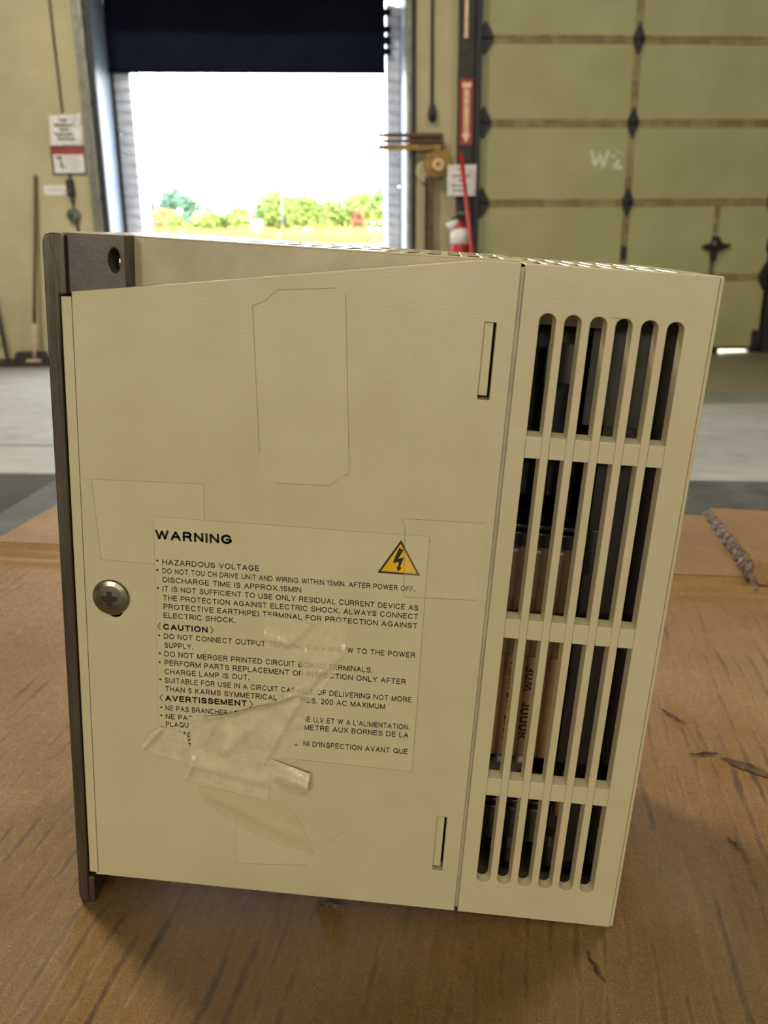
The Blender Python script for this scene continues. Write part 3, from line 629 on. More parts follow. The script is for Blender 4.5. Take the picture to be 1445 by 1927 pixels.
for (x, y, h, lab) in ((-11.05, 50, 4.0, 'shorter thin grey pole, left of the taller one beyond the yard'), (-9.22, 50, 5.05, 'taller thin grey pole beyond the yard in the dock opening')):
    r = empty('utility_pole', (x, y, gy(x, y)), (0, 0, 0), lab, 'pole')
    bm = bmesh.new(); tube(bm, [(0, 0, 0), (0, 0, h * .45), (-.02, 0, h + .25)], [.085, .06, .03], 10); link('shaft', bm, M['polem'], r, smooth=True)
    newbox('fitting', M['polem'], -.14, .03, -.05, .05, h - .05, h + .08, r)
r = empty('meter_cabinet', (-10.62, 49.9, gy(-10.6, 49.9)), (0, 0, 0), 'small white cabinet on a stand beside the shorter pole', 'cabinet')
newbox('cabinet', M['paper'], -.24, .24, -.12, .12, .85, 1.2, r, I, .02); newbox('stand', M['paper'], -.12, .12, -.08, .08, 0, .85, r, I, .01)
newbox('cap', M['paper'], -.28, .28, -.15, .15, 1.18, 1.24, r, I, .01)

# ------------------------------------------------------------ table, dark floor sheet, cardboard
r = empty('work_table', (.5, .2, FZ), (0, 0, 0), 'dark grey steel work table under the brown cardboard sheet', 'table'); X = lambda p: Vector((p[0] - .5, p[1] - .2, p[2] - FZ))
newbox('table_top', M['table'], -.314, 1.35, -.42, .70, -.034, -.0052, r, X, .002)
for x in (-.28, 1.27):
    for y in (-.38, .62): newbox('leg', M['dark_steel'], x, x + .05, y, y + .05, FZ, -.034, r, X, .003)
newbox('rail', M['dark_steel'], -.23, 1.27, .63, .66, -.09, -.034, r, X); newbox('rail', M['dark_steel'], -.27, -.24, -.33, .62, -.09, -.034, r, X)
o = newbox('floor_or_shade_layer', M['mat'], -4.2, -.45, 1.3, 3.42, FZ, FZ + .006); tag(o, 'brown-stained dark sheet standing in for shadowed floor beyond the table', 'mat')  # dark sheet laid in place of a shadowed pit area

PH = math.radians(-4.6)
cbr = empty('cardboard_sheet', (0, 0, 0), (0, 0, PH), 'flattened brown corrugated cardboard box under the beige drive unit', 'cardboard')
def crease(y):
    g = lambda c, s, a: a * math.exp(-((y - c) / s) ** 2)
    return g(.404, .0085, -.0030) + g(.390, .0045, .0016) + g(.381, .0035, -.0014) + g(.369, .0055, .0014)
def und(x, y):
    return -.00035 + .00035 * math.sin(x * 31 + 1.3 * math.sin(y * 23)) * math.sin(y * 19 + x * 7)
def cardgrid(name, xs, ys, zf, th=.004, m=None):
    bm = bmesh.new(); nx, ny = len(xs), len(ys)
    T_ = [[bm.verts.new((x, y, zf(x, y))) for x in xs] for y in ys]; Bq = [[bm.verts.new((x, y, zf(x, y) - th)) for x in xs] for y in ys]
    for j in range(ny - 1):
        for i in range(nx - 1):
            bm.faces.new((T_[j][i], T_[j][i + 1], T_[j + 1][i + 1], T_[j + 1][i])); bm.faces.new((Bq[j][i], Bq[j + 1][i], Bq[j + 1][i + 1], Bq[j][i + 1]))
    for j in range(ny - 1):
        for i in (0, nx - 1): bm.faces.new((T_[j][i], T_[j + 1][i], Bq[j + 1][i], Bq[j][i]))
    for i in range(nx - 1):
        for j in (0, ny - 1): bm.faces.new((T_[j][i], T_[j][i + 1], Bq[j][i + 1], Bq[j][i]))
    return link(name, bm, m or M['card'], cbr, smooth=False)
def lsp(a, b, n): return [a + (b - a) * i / (n - 1) for i in range(n)]
zf = lambda x, y: und(x, y) * min(1, max(0, (abs(x - .1) - .13) * 20) + max(0, (y - .13) * 20)) + crease(y)
XS = [x + .0 for x in lsp(-.303, .353, 90)] 
yn = lsp(-.16, .345, 70) + lsp(.349, .415, 34)
pn_ = cardgrid('panel', lsp(-.303, .60, 120), yn[:-1] + [.415], zf); 
for p in pn_.data.polygons: p.use_smooth = abs(p.normal.z) > .3
random.seed(3)
def ragged(name, x0, x1, y0, y1, zf2, th, nx, ny, amp=.0012):
    o = cardgrid(name, lsp(x0, x1, nx), lsp(y0, y1, ny), zf2, th); me = o.data; off = {}
    for v in me.vertices:
        for ax, lim in ((0, x0), (0, x1), (1, y1)):
            if abs(v.co[ax] - lim) < 1e-6:
                k = round(v.co[1 - ax], 4); off.setdefault((ax, lim, k), random.uniform(-amp, amp)); v.co[ax] += off[(ax, lim, k)]
    return o
ragged('flap', -.303, .3535, .4152, .581, lambda x, y: und(x, y), .004, 60, 44)
# right flap, lifted along the slot
def fh(x, y):
    k = max(0., min(1., (y - .394) / .022)); k = k * k * (3 - 2 * k)
    return -.0005 + k * (.0015 + (.0135 - (y - .40) * .045) * max(0, 1 - (x - .357) / .25))
ragged('flap', .3575, .60, .398, .585, fh, .0035, 34, 60, .0014)
# torn liner edge hanging down inside the slot
bm = bmesh.new(); rows = []
for j in range(90):
    y = .386 + (.583 - .386) * j / 89; zt = fh(.3575, max(y, .40)) - .0005
    zt = max(zt, .0009)
    rows.append([bm.verts.new((.3568 - .0045 * t * (1 - .3 * math.sin(y * 300)) + random.uniform(-.0006, .0006), y + random.uniform(-.0005, .0005), .0008 + (zt - .0008) * (1 - t))) for t in (0, .22, .45, .7, 1)] )
for A, B in zip(rows, rows[1:]):
    for i in range(4): bm.faces.new((A[i], A[i + 1], B[i + 1], B[i]))
link('torn_edge', bm, M['card_edge'], cbr)
# small raised tears
def tear(x, y, ln, wd, ang, h=.0016):
    bm = bmesh.new(); c, s = math.cos(ang), math.sin(ang); T = lambda a, b, z: (x + c * a - s * b, y + s * a + c * b, z)
    n = 9; rows = []
    for i in range(n):
        t = i / (n - 1); k = math.sin(math.pi * t)
        rows.append([bm.verts.new(T(ln * (t - .5), wd * k * q + .0006 * math.sin(i * 2), .0001 + h * k * zq)) for q, zq in ((-1, .05), (-.3, 1), (.1, .3), (.5, -.05))])
    for A, B in zip(rows, rows[1:]):
        for i in range(3): bm.faces.new((A[i], A[i + 1], B[i + 1], B[i]))
    link('tear', bm, M['card_edge'], cbr)
tear(.293, .138, .034, .0035, -.55, .003); tear(.205, -.004, .017, .0012, -1.2, .0012); tear(.262, .185, .02, .0012, -.9); tear(.272, .148, .018, .0010, .2); tear(.272, .075, .011, .0009, -1.0); tear(.10, .012, .012, .001, .1)

# ------------------------------------------------------------ the drive unit.  Face coordinates in mm: u right, v down, w away from the camera
du = empty('drive_unit', (0, 0, 0), (0, math.radians(3.9387), 0),
           'beige servo drive unit standing on the cardboard with warning label and slotted end', 'drive unit')
def DX(p): return Vector(((p[0] + 1.2) / 1000, p[2] / 1000, (264.4 - p[1]) / 1000))       # (u, v, w)
def dbox(name, m, u0, u1, v0, v1, w0, w1, parent=du, bevel=0): return newbox(name, m, u0, u1, v0, v1, w0, w1, parent, DX, bevel)
# heat sink: base plate, mounting block, foot
bm = bmesh.new()
bm = prism([(-4.8, 3.0), (-4.2, 1.2), (-3.0, 0.1), (-1, -.2), (1.8, -.1), (2.6, .6), (2.6, 19.2), (0, 19.4), (-.4, 40), (-.4, 264.1), (-3.4, 264.4), (-4.5, 261)], [], -.8, 112, DX)
hs = link('heat_sink', bm, M['alu'], du, bevel=.0008)
def circ(cx, cy, r, n=24, sx=1): return [(cx + sx * r * math.cos(2 * math.pi * k / n), cy + r * math.sin(2 * math.pi * k / n)) for k in range(n)]
bm = prism([(2.4, -.4), (21.9, -.5), (22.0, 17.4), (12, 18.2), (2.4, 19.0)], [circ(18.2, 7.6, 3.9, 28, .5)], 1.2, 10.5, DX, [circ(18.2, 7.6, 2.6, 28, .5)])
tb = link('mounting_block', bm, M['alu_dark'], du, bevel=.0005)
bm = bmesh.new(); lathe(bm, [(2.0, 0), (1.9, 2), (1.2, 2.6), (.2, 2.8)], 18, lambda p: DX((18.3 + p[0] * .5, 8.4 + p[1] * 1.1, 8.6 - p[2]))); link('bolt', bm, M['chrome'], tb)
dbox('foot', M['alu'], -.4, 2.2, 251.6, 264.0, -.4, 112, bevel=.0005)
# housing behind the cover
Xv = lambda v: DX((v[0], v[2], v[1]))      # prism in (u, w) with thickness along v
slots = []
for k in range(18):
    u = 19.5 + k * 7.1
    if u + 4.4 > 147: break
    slots += [[(u, 15), (u + 4.6, 15), (u + 4.6, 59), (u, 59)], [(u, 65), (u + 4.6, 65), (u + 4.6, 104), (u, 104)]]
tp = link('top_panel', prism([(0, 10), (149.6, 10), (149.6, 112), (0, 112)], slots, -.5, .1, Xv), M['gloss'], du, bevel=.0003)
dbox('slot_shade_block', M['int_matte'], 3, 147, 1.3, 240, 14, 108); dbox('side_wall', M['beige2'], 0, 149.4, .1, 248, 10, 12)  # black block added inside so the top vent slots come out dark
dbox('bottom_panel', M['beige2'], 0, 149.6, 246, 248, 12, 112); dbox('rear_side_wall', M['beige2'], 0, 149.6, 1.6, 248, 110, 112)
# side cover: main sheet, bent lip, hook slots
cov = [(3.9, 18.25), (136.6, .1), (149.3, .1), (149.3, 249.9), (2.7, 250.2), (2.7, 249.6), (3.9, 249.6)]
s1 = [(139.55, 18.9), (143.4, 18.9), (143.4, 44.0), (139.45, 44.0)]; s2 = [(139.2, 206.6), (143.0, 206.6), (143.1, 231.6), (139.2, 231.6)]
kh = circ(14.6, 131.2, 3.1, 20)
cover = link('side_cover', prism(cov, [s1, s2, kh], 0, 10, DX), M['beige'], du, bevel=.0004)
dbox('cover_lip', M['beige'], .1, 3.78, 19.9, 249.5, .25, 10, cover, .0003)
for s in (s1, s2):
    dbox('hook_tongue', M['beige'], s[0][0] - .1, s[0][0] + 3.0, s[0][1] - .1, s[2][1] - 1.2, 1.3, 6, cover, .0004)
    dbox('slot_back', M['int_black'], s[0][0] - .3, s[0][0] + 4.3, s[0][1] - .3, s[2][1] + .3, 6, 9, cover)
dbox('screw_hole_shade', M['int_matte'], 10, 19, 126.5, 136, .8, 9, cover)  # dark plate stands in for the shade inside the keyhole
# screw with cross recess
sr = bmesh.new(); pr = [(6.9, 0), (6.9, .5), (6.5, 1.0), (5.0, 1.55), (3.2, 1.8), (1.4, 1.9)]
lathe(sr, pr, 40, lambda p: DX((13.6 + p[0], 126.2 + p[1], -p[2])))
sc = link('screw', sr, M['chrome'], du, smooth=False)
cr = bmesh.new()
a_ = math.radians(-3)
def RX(p): return DX((13.6 + p[0] * math.cos(a_) - p[1] * math.sin(a_), 126.2 + p[0] * math.sin(a_) + p[1] * math.cos(a_), p[2]))
cro = [(-1, -3.3), (1, -3.3), (1.15, -1.15), (3.3, -1), (3.3, 1), (1.15, 1.15), (1, 3.3), (-1, 3.3), (-1.15, 1.15), (-3.3, 1), (-3.3, -1), (-1.15, -1.15)]
cin = [(x * .62, y * .62) for x, y in cro]
crm = prism(cro, [], -2.6, -2.5, RX); crm.free()
bmx = bmesh.new(); A = [bmx.verts.new(RX((x, y, -2.6))) for x, y in cro]; B = [bmx.verts.new(RX((x, y, -.35))) for x, y in cin]
for k in range(12): bmx.faces.new((A[k], A[(k + 1) % 12], B[(k + 1) % 12], B[k]))
bmx.faces.new(A); bmx.faces.new(B[::-1]); cut = link('cut', bmx, M['chrome'])
bo = sc.modifiers.new('recess', 'BOOLEAN'); bo.operation = 'DIFFERENCE'; bo.object = cut; bo.solver = 'EXACT'
bpy.context.view_layer.update(); cut.matrix_world = du.matrix_world if False else Matrix.Identity(4); cut.parent = du; bpy.context.view_layer.update()
dg = bpy.context.evaluated_depsgraph_get(); me = bpy.data.meshes.new_from_object(sc.evaluated_get(dg)); sc.modifiers.clear(); sc.data = me; bpy.data.objects.remove(cut)
if not me.materials: me.materials.append(M['chrome'])

bmx = bmesh.new(); vs = [bmx.verts.new(RX((x * .97, y * .97, -1.52))) for x, y in cro]; es = [bmx.edges.new((vs[i], vs[(i + 1) % 12])) for i in range(12)]
bmesh.ops.triangle_fill(bmx, use_beauty=True, edges=es); link('cross_recess_shade', bmx, M['seam'], sc)  # flat dark cross paints the shade in the screw recess
# ---- slotted end cover
def slot(cu_, r, v0, v1, l=0, rr=0, vb=0):
    n = 12; pts = []
    for k in range(n + 1):
        t = math.pi + math.pi * k / n; pts.append((cu_ + r * math.cos(t), v0 + r + r * math.sin(t)))
    for k in range(n + 1):
        t = math.pi * k / n; pts.append((cu_ + r * math.cos(t), v1 - r + r * math.sin(t)))
    return pts
SF = []; SB = []
for k in range(6):
    c = 159.45 + k * 8.06
    SF.append(slot(c, 2.68, 14.9, 235.0)); SB.append(slot(c - .45, 2.2, 15.0, 234.0))
grille = link('end_cover', prism([(150.7, .3), (210.9, .2), (210.9, 250.1), (150.7, 250.0)], SF, 0, 4.0, DX, SB), M['beige'], du, bevel=.0003)
dbox('front_plate', M['beige'], 211.05, 212.3, .2, 250.1, .25, 112, grille, .0005)
ts = [[(u, 15), (u + 4.4, 15), (u + 4.4, 52), (u, 52)] for u in [155 + 7.1 * k for k in range(7)]] + [[(u, 58), (u + 4.4, 58), (u + 4.4, 100), (u, 100)] for u in [155 + 7.1 * k for k in range(7)]]
link('cover_top', prism([(150.7, 4.0), (210.95, 4.0), (210.95, 112), (150.7, 112)], ts, .2, .8, Xv), M['gloss'], grille, bevel=.0003)
dbox('cover_bottom', M['beige2'], 150.7, 210.9, 247.8, 250, 4, 112, grille); dbox('cover_far_side', M['beige2'], 150.7, 211, 2.4, 247.8, 108, 112, grille)
dbox('seam_filler', M['beige2'], 149.3, 150.7, 1.5, 249, 1.6, 10, grille)
for v0 in (54.6, 121.0, 187.0):
    bm = bmesh.new()
    for k in range(6):
        c = 159.45 + k * 8.06
        q = [(c - 2.62, v0 + .5, .25), (c - 2.62, v0 + 7.9, .25), (c - 2.62, v0 + 7.9, 4.6), (c - 2.62, v0 - .7, 4.6)]
        A = [bm.verts.new(DX(p)) for p in q]; B = [bm.verts.new(DX((p[0] + 5.24, p[1], p[2]))) for p in q]
        for i in range(4): bm.faces.new((A[i], A[(i + 1) % 4], B[(i + 1) % 4], B[i]))
        bm.faces.new(A); bm.faces.new(B)
    link('cross_bar', bm, M['beige'], grille, bevel=.0002)
# ---- inside of the end cover
dbox('inner_frame', M['beige2'], 152, 180.5, 2.6, 20, 18, 60, bevel=.0004)
dbox('chassis_back', M['int_matte'], 151, 210, 1.6, 247, 62, 107)
dbox('divider_wall', M['int_black'], 149.8, 150.6, 3, 247, 12, 108)
dbox('circuit_board', M['board'], 178, 208, 6, 54, 22, 23.6); dbox('circuit_board', M['board2'], 186, 209, 54, 246, 24, 25.6)
dbox('component_block', M['int_black'], 155, 176, 20.2, 84, 30, 60, bevel=.001)
br = dbox('metal_bracket', M['intmetal'], 162.5, 172, 26, 40, 20, 21, bevel=.0003)
dbox('lever', M['intmetal'], 163.6, 166.2, 36, 60, 16, 19, br, .0008); dbox('lever_foot', M['intmetal'], 163, 168, 56, 62, 15, 20, br, .0008)
dbox('metal_bracket', M['intmetal'], 164, 168, 62, 84, 18, 20, bevel=.0008); dbox('metal_bracket', M['board2'], 173, 177, 62, 88, 18, 20, bevel=.0008)
# resistor with sleeve and clamp
re = dbox('resistor', M['resistor'], 152, 182.5, 103, 186, 14, 30, bevel=.0012)
bm = bmesh.new(); box(bm, 152.2, 182.0, 98, 142, 11.8, 29, DX); link('sleeve', bm, M['gloss_can'], re, bevel=.002, seg=3)
dbox('clamp_rim', M['intmetal'], 153, 181, 89.6, 91.2, 12, 30, re, .0004); dbox('clamp_rim', M['intmetal'], 153, 180.5, 92.4, 93.6, 11.5, 30, re, .0003)
dbox('clamp_cap', M['int_black'], 152.6, 181, 93.6, 99, 13, 30, re, .0008)
for u_, a0, a1 in ((181.2, 98, 185), (183.5, 98, 160)): dbox('clamp_side', M['intmetal'], u_, u_ + .9, a0, a1, 11, 30, re, .0003)
dbox('terminal_plate', M['intmetal'], 182, 188, 91, 108, 16, 17, re, .0003)
def rt(s, u, v0, v1, h): text('marking', s, M['ink'], re, (v0, -u), (v1, -u), h, lambda q: DX((-q[1], q[0], 13.4)))
rt('NIKKON OHM', 165.2, 145, 178, 3.4)
rt('30W', 171.6, 146, 156.5, 3.8); rt('1000K', 171.6, 161.5, 178, 3.8)
# wires and lower parts
bm = bmesh.new(); tube(bm, [DX((163, 190, 20)), DX((158, 197, 18)), DX((153, 204, 20))], .003, 10); tube(bm, [DX((172, 188, 22)), DX((166, 197, 20)), DX((161, 206, 20))], .0035, 10); link('wire_sleeving', bm, M['white_pl'], du, smooth=True)
dbox('terminal_block', M['board'], 153, 182, 212, 228, 18, 50, bevel=.0008); dbox('terminal_rim', M['intmetal'], 153, 186, 208.5, 210.2, 18, 24, bevel=.0003)
bm = bmesh.new(); tube(bm, [DX((178, 196, 20)), DX((176, 204, 17)), DX((172, 212, 20))], .0026, 8); link('orange_wire', bm, M['orange'], du, smooth=True)
bm = bmesh.new(); tube(bm, [DX((189, 193, 17)), DX((187.5, 212, 17))], .0016, 8); link('orange_wire', bm, M['orange'], du, smooth=True)
bm = bmesh.new(); lathe(bm, [(2.4, 0), (3.6, 4), (3.8, 10), (2.2, 16)], 16, lambda p: DX((170 + p[0], 226 + p[2], 20 + p[1]))); link('capacitor', bm, M['board'], du)
bm = bmesh.new(); lathe(bm, [(2.4, 0), (3.6, 4), (3.8, 10), (2.2, 16)], 16, lambda p: DX((186 + p[0], 224 + p[2], 20 + p[1]))); link('capacitor', bm, M['board'], du)

# ---- warning label
lab = link('warning_label', prism([(30.0, 93.8), (127.5, 92.9), (128.1, 187.5), (30.2, 186.2)], [], -.09, .0, DX), M['film'], du)
tag(lab, 'clear film warning label printed in black with a yellow triangle')
TL = [('WARNING', 30.49, 102.31, 58.15, 101.85, 3.73, 1), ('HAZARDOUS VOLTAGE', 32.87, 111.77, 68.06, 111.15, 2.22, 0),
('DO NOT TOU CH DRIVE UNIT AND WIRING WITHIN 15MIN. AFTER POWER OFF.', 32.82, 115.12, 123.91, 113.97, 2.16, 0), ('DISCHARGE TIME IS APPROX.15MIN', 32.83, 118.56, 83.34, 118.02, 2.17, 0),
('IT IS NOT SUFFICIENT TO USE ONLY RESIDUAL CURRENT DEVICE AS', 32.78, 122.11, 125.59, 121.06, 2.18, 0), ('THE PROTECTION AGAINST ELECTRIC SHOCK. ALWAYS CONNECT', 32.87, 125.68, 125.77, 124.5, 2.2, 0),
('PROTECTIVE EARTH(PE) TERMINAL FOR PROTECTION AGAINST', 32.97, 129.1, 125.74, 128.15, 2.21, 0), ('ELECTRIC SHOCK.', 32.91, 132.65, 59.68, 132.25, 2.23, 0), ('CAUTION', 32.75, 137.39, 49.38, 137.12, 2.5, 1),
('DO NOT CONNECT OUTPUT TERMINALS U,V AND W TO THE POWER', 32.92, 141.05, 125.76, 139.82, 2.26, 0), ('SUPPLY.', 33.02, 144.74, 43.81, 144.45, 2.27, 0),
('DO NOT MERGER PRINTED CIRCUIT BOARD TERMINALS.', 33.04, 148.3, 110.61, 147.36, 2.29, 0), ('PERFORM PARTS REPLACEMENT OR INSPECTION ONLY AFTER', 33.06, 151.97, 123.14, 150.92, 2.31, 0),
('CHARGE LAMP IS OUT.', 33.0, 155.67, 65.02, 155.02, 2.33, 0), ('SUITABLE FOR USE IN A CIRCUIT CAPABLE OF DELIVERING NOT MORE', 33.02, 159.3, 125.76, 158.09, 2.34, 0),
('THAN 5 KARMS SYMMETRICAL AMPERES. 200 AC MAXIMUM', 33.04, 162.96, 116.21, 161.94, 2.36, 0), ('AVERTISSEMENT', 33.06, 167.08, 64.31, 166.12, 2.64, 1),
("NE PAS BRANCHER LES SORTIES DE PARTIE U,V ET W A L'ALIMENTATION.", 33.08, 171.05, 125.81, 169.66, 2.3, 0), ("NE PAS FAIRE D'ESSAI PAR MEGOHMMETRE AUX BORNES DE LA", 33.1, 174.7, 125.66, 173.12, 2.32, 0),
('PLAQUE', 33.13, 178.1, 43.61, 177.61, 2.34, 0), ("NE PAS PROCEDER AU REMPLACAGE  NI D'INSPECTION AVANT QUE", 33.15, 181.88, 125.91, 180.13, 2.35, 0), ('LE VOYANT SOIT ETEINT.', 33.26, 185.05, 78.56, 184.13, 2.37, 0)]
TX = lambda q: DX((q[0], -q[1], -.115))
for s, a, b, c, d, h, bo_ in TL:
    text('text_line', s, M['ink'], lab, (a, -b), (c, -d), h * .97, TX, .235 if bo_ else .165)
bm = bmesh.new()
for u, v in [(31.01, 110.35), (30.95, 114.01), (31.05, 120.98), (31.16, 139.96), (31.27, 147.2), (31.2, 150.87), (31.31, 158.09), (31.5, 169.89), (31.44, 173.36), (31.5, 180.6)]:
    bm.faces.new([bm.verts.new(DX((x, y, -.115))) for x, y in circ(u, v, .42, 10)])
link('bullets', bm, M['ink'], lab)
def stroke(bm, pts, wd, lv):
    for (a, b) in zip(pts, pts[1:]):
        a = Vector(a); b = Vector(b); t = (b - a).normalized(); n = Vector((-t.y, t.x)) * wd / 2
        bm.faces.new([bm.verts.new(DX((p[0], p[1], lv))) for p in (a - n, b - n, b + n, a + n)])
bm = bmesh.new()
for pts in ([(31.72, 134.7), (30.77, 136.1), (31.67, 137.5)], [(50.3, 134.4), (51.38, 135.9), (50.3, 137.3)], [(31.99, 164.3), (30.94, 165.8), (31.95, 167.3)], [(65.3, 163.5), (66.49, 165.0), (65.34, 166.7)]): stroke(bm, pts, .3, -.115)
link('angle_brackets', bm, M['ink'], lab)
tri = [(117.74, 95.0), (110.2, 107.85), (125.3, 107.75)]; c0 = Vector((117.8, 103.5))
fin = [tuple(c0 + (Vector(p) - c0) * .84) for p in tri]
bm = bmesh.new(); bm.faces.new([bm.verts.new(DX((*p, -.115))) for p in tri]); ht = link('hazard_triangle', bm, M['ink'], lab)
bm = bmesh.new(); bm.faces.new([bm.verts.new(DX((*p, -.130))) for p in fin]); link('yellow_field', bm, M['yellow'], lab)
def poly(name, pts, lv, m, parent):
    bm = bmesh.new(); vs = [bm.verts.new((p[0], p[1], 0)) for p in pts]; es = [bm.edges.new((vs[i], vs[(i + 1) % len(vs)])) for i in range(len(vs))]
    bmesh.ops.triangle_fill(bm, use_beauty=True, edges=es, normal=(0, 0, 1))
    for v in bm.verts: v.co = DX((v.co.x, v.co.y, lv))
    return link(name, bm, m, parent)
poly('lightning_bolt', [(117.38, 97.7), (118.0, 98.5), (118.94, 98.3), (117.2, 102.1), (118.3, 101.6), (119.24, 101.2), (118.0, 105.1), (118.7, 105.2), (117.41, 106.8), (116.76, 104.9), (117.26, 105.1), (117.5, 103.1), (115.6, 103.8), (115.5, 103.0)], -.145, M['ink'], lab)

# ---- old clear tape remnants with grimy edges
def tape(pts, label, close=True, segs=None, wd=.16, lv=-.05, film=True):
    if film:
        o = poly('tape_remnant', pts, lv, M['tape_old'], du)
    else: o = du
    bm = bmesh.new(); n = len(pts)
    for i in (segs if segs is not None else range(n)):
        stroke(bm, [pts[i], pts[(i + 1) % n]], wd, lv - .015)
    link('tape_edge', bm, M['dirt'], o)
tape([(64.2, 18.7), (68.0, 17.2), (72.1, 13.3), (91.2, 11.4), (94.4, 13.0), (98.5, 72.9), (96.0, 73.6), (92.1, 77.4), (73.5, 78.1), (69.2, 77.5), (67.3, 67.3)], '', segs=[0, 1, 2, 4, 6, 7, 10, 5])
tape([(8.0, 81.9), (48.1, 80.4), (48.1, 111.8), (10.3, 111.8)], '', segs=[0, 1, 2, 3], wd=.11)
tape([(117.5, 87.1), (118.8, 90.1), (120.2, 116.2), (146.0, 115.2), (146.0, 86.4)], '', segs=[0, 1, 2, 4], wd=.13, lv=-.16)
tape([(60.6, 216.4), (60.8, 237.9), (90.0, 235.1), (90, 216)], '', segs=[0, 1], wd=.09)
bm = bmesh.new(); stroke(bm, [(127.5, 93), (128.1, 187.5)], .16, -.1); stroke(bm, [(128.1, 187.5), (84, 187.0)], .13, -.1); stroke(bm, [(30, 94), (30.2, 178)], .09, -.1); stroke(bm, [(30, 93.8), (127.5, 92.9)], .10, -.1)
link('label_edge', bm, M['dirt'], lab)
# ---- wrinkled tape torn loose over the label
def seg_d(x, y, a, b):
    p = Vector((x, y)); a = Vector(a); b = Vector(b); d = b - a; t = max(0, min(1, (p - a).dot(d) / d.length_squared)); return (p - a - d * t).length
RID = [((100, 139.5), (92, 148), 1.5, 2.0), ((92, 148), (86, 157), 2.0, 1.8), ((86, 157), (72, 163.5), 2.0, 1.5), ((72, 163.5), (50, 171.5), 1.8, 1.5), ((88, 128.5), (79, 138.5), 1.3, 1.8), ((79, 138.5), (70, 136), 1.1, 1.6),
       ((86, 157), (86, 141), 1.2, 1.2), ((86, 157), (78, 174), 1.3, 1.4), ((78, 174), (71, 190), 1.3, 1.4), ((48, 183), (53, 172), .9, 1.3), ((56, 186), (64, 176), 1.2, 2.4), ((98, 150), (88, 160), 1.0, 1.3)]
def wr(x, y):
    h = .12
    for a, b, am, sg in RID: h = max(h, .12 + am * math.exp(-(seg_d(x, y, a, b) / sg) ** 1.7))
    return -(h + .12 * math.sin(x * 1.9 + y * .7) * math.sin(y * 1.3 - x * .6) + .12)
top = [(70.5, 127.5), (86, 129.5), (100.0, 127.4), (100.2, 140.6), (96.8, 148.5), (90.5, 158.5), (84, 164), (79, 166), (72.5, 164.2), (84, 154.6), (84.5, 147), (80, 143.5), (70.4, 140.2)]
tag(link('wrinkled_tape', sheet(top, 1.0, wr, DX), M['tape_wr'], du, smooth=True), 'wrinkled clear tape over the middle of the label')
low = [(42.0, 173.2), (57.3, 169.0), (72, 163.6), (84, 159), (87, 166), (86, 178), (79, 184), (73.5, 191), (60, 189.5), (43.0, 186)]
tag(link('wrinkled_tape', sheet(low, 1.0, wr, DX), M['tape_fold'], du, smooth=True), 'crumpled tape bunched over the last label lines')
def lift(a, b, h0, h1, sg=4):
    return lambda x, y: -(.3 + h0 + (h1 - h0) * (1 - math.exp(-(seg_d(x, y, a, b) / sg) ** 2)) + .15 * math.sin(x * 1.4 + y))
# left folded tab
tag(link('folded_tape', sheet([(23.6, 188.6), (26.5, 182), (31.0, 177.6), (41.5, 180.4), (42.0, 183.5), (44, 193.6), (33, 191.3)], .8,
    lambda x, y: -(.35 + 1.6 * math.exp(-(seg_d(x, y, (24, 188), (31, 178.5)) / 1.6) ** 2) + .9 * math.exp(-(seg_d(x, y, (41, 181), (41, 186)) / 1.2) ** 2)), DX), M['tape_fold'], du, smooth=True), 'folded tape tab left of the crumpled tape')
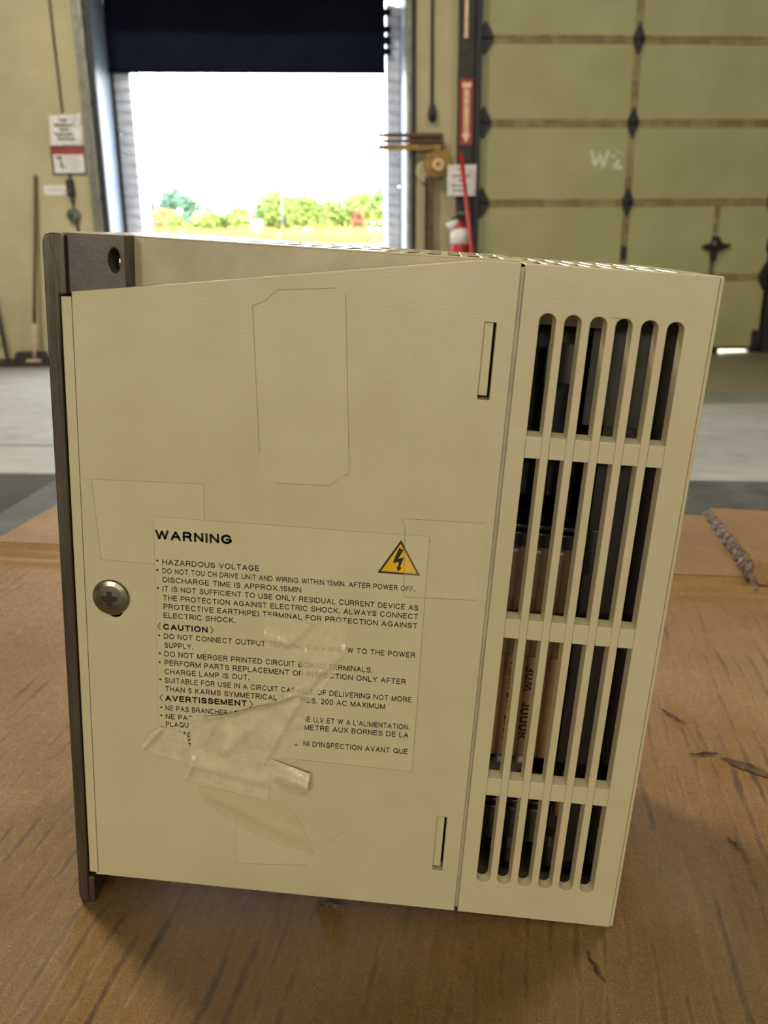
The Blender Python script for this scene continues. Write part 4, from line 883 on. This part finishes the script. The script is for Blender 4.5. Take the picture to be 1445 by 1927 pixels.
# middle band
tag(link('folded_tape', sheet([(42.4, 185.5), (60, 187.8), (73.2, 189.5), (80, 196.5), (74, 199.4), (73, 206.4), (60, 204.3), (47.0, 200.9), (40.2, 200.6), (42.5, 192)], .9,
    lambda x, y: -(.4 + .8 * math.exp(-(seg_d(x, y, (46, 193.5), (72, 198)) / 2.2) ** 2) + 1.4 * math.exp(-(seg_d(x, y, (41, 199.5), (44, 191)) / 1.3) ** 2)), DX), M['tape_fold'], du, smooth=True), 'long folded tape band below the label')
# right raised tube-like flap
def rflap(x, y):
    t = (x - 72) / 18; c = 192.0 + t * 3.6; return -(.5 + 3.6 * max(0, t) ** .7 * math.exp(-((y - c) / 5.2) ** 2) * (1.0 if y < c else 1.15))
tag(link('raised_tape_flap', sheet([(71.5, 186.6), (78, 188.4), (89.6, 191.4), (89.0, 195), (89.3, 198.5), (87.5, 202.6), (84.7, 203.4), (75.5, 200.4), (73.5, 194)], .7, rflap, DX), M['tape_fold'], du, smooth=True), 'stiff tape flap standing off the cover')
# translucent tail
tag(link('loose_tape', sheet([(44.9, 202.6), (60, 204.6), (73, 206.6), (80, 206.0), (85.5, 213.5), (89, 221), (92.2, 229.6), (80, 227.3), (64.1, 221.0), (47.2, 209.8)], 1.0,
    lambda x, y: -(.3 + 1.3 * math.exp(-(seg_d(x, y, (52, 206), (84, 221)) / 3.0) ** 2) + .9 * math.exp(-(seg_d(x, y, (85, 213), (91.5, 228)) / 1.6) ** 2)), DX), M['tape_loose'], du, smooth=True), 'loose translucent tape tail below the folded band')
bm = bmesh.new(); 
for pts in ([(47.2, 209.8), (64.1, 221), (80, 227.3), (92.2, 229.6)], [(64, 204.8), (73, 206.4)], [(96, 226), (99, 221.5), (104, 217.0)]): stroke(bm, pts, .12, -.03)
link('tape_edge', bm, M['dirt'], du)
# light scratches on the cover and nicks on the heat sink
bm = bmesh.new(); stroke(bm, [(92, 230), (95, 224), (99.5, 219.5), (105.5, 215.6)], .14, -.02); stroke(bm, [(91, 248), (91.4, 238), (92.2, 231)], .1, -.02); link('scratch', bm, M['film'], du)
bm = bmesh.new(); stroke(bm, [(3.86, 19), (3.8, 249)], .10, -.012); link('lip_seam', bm, M['seam'], du)
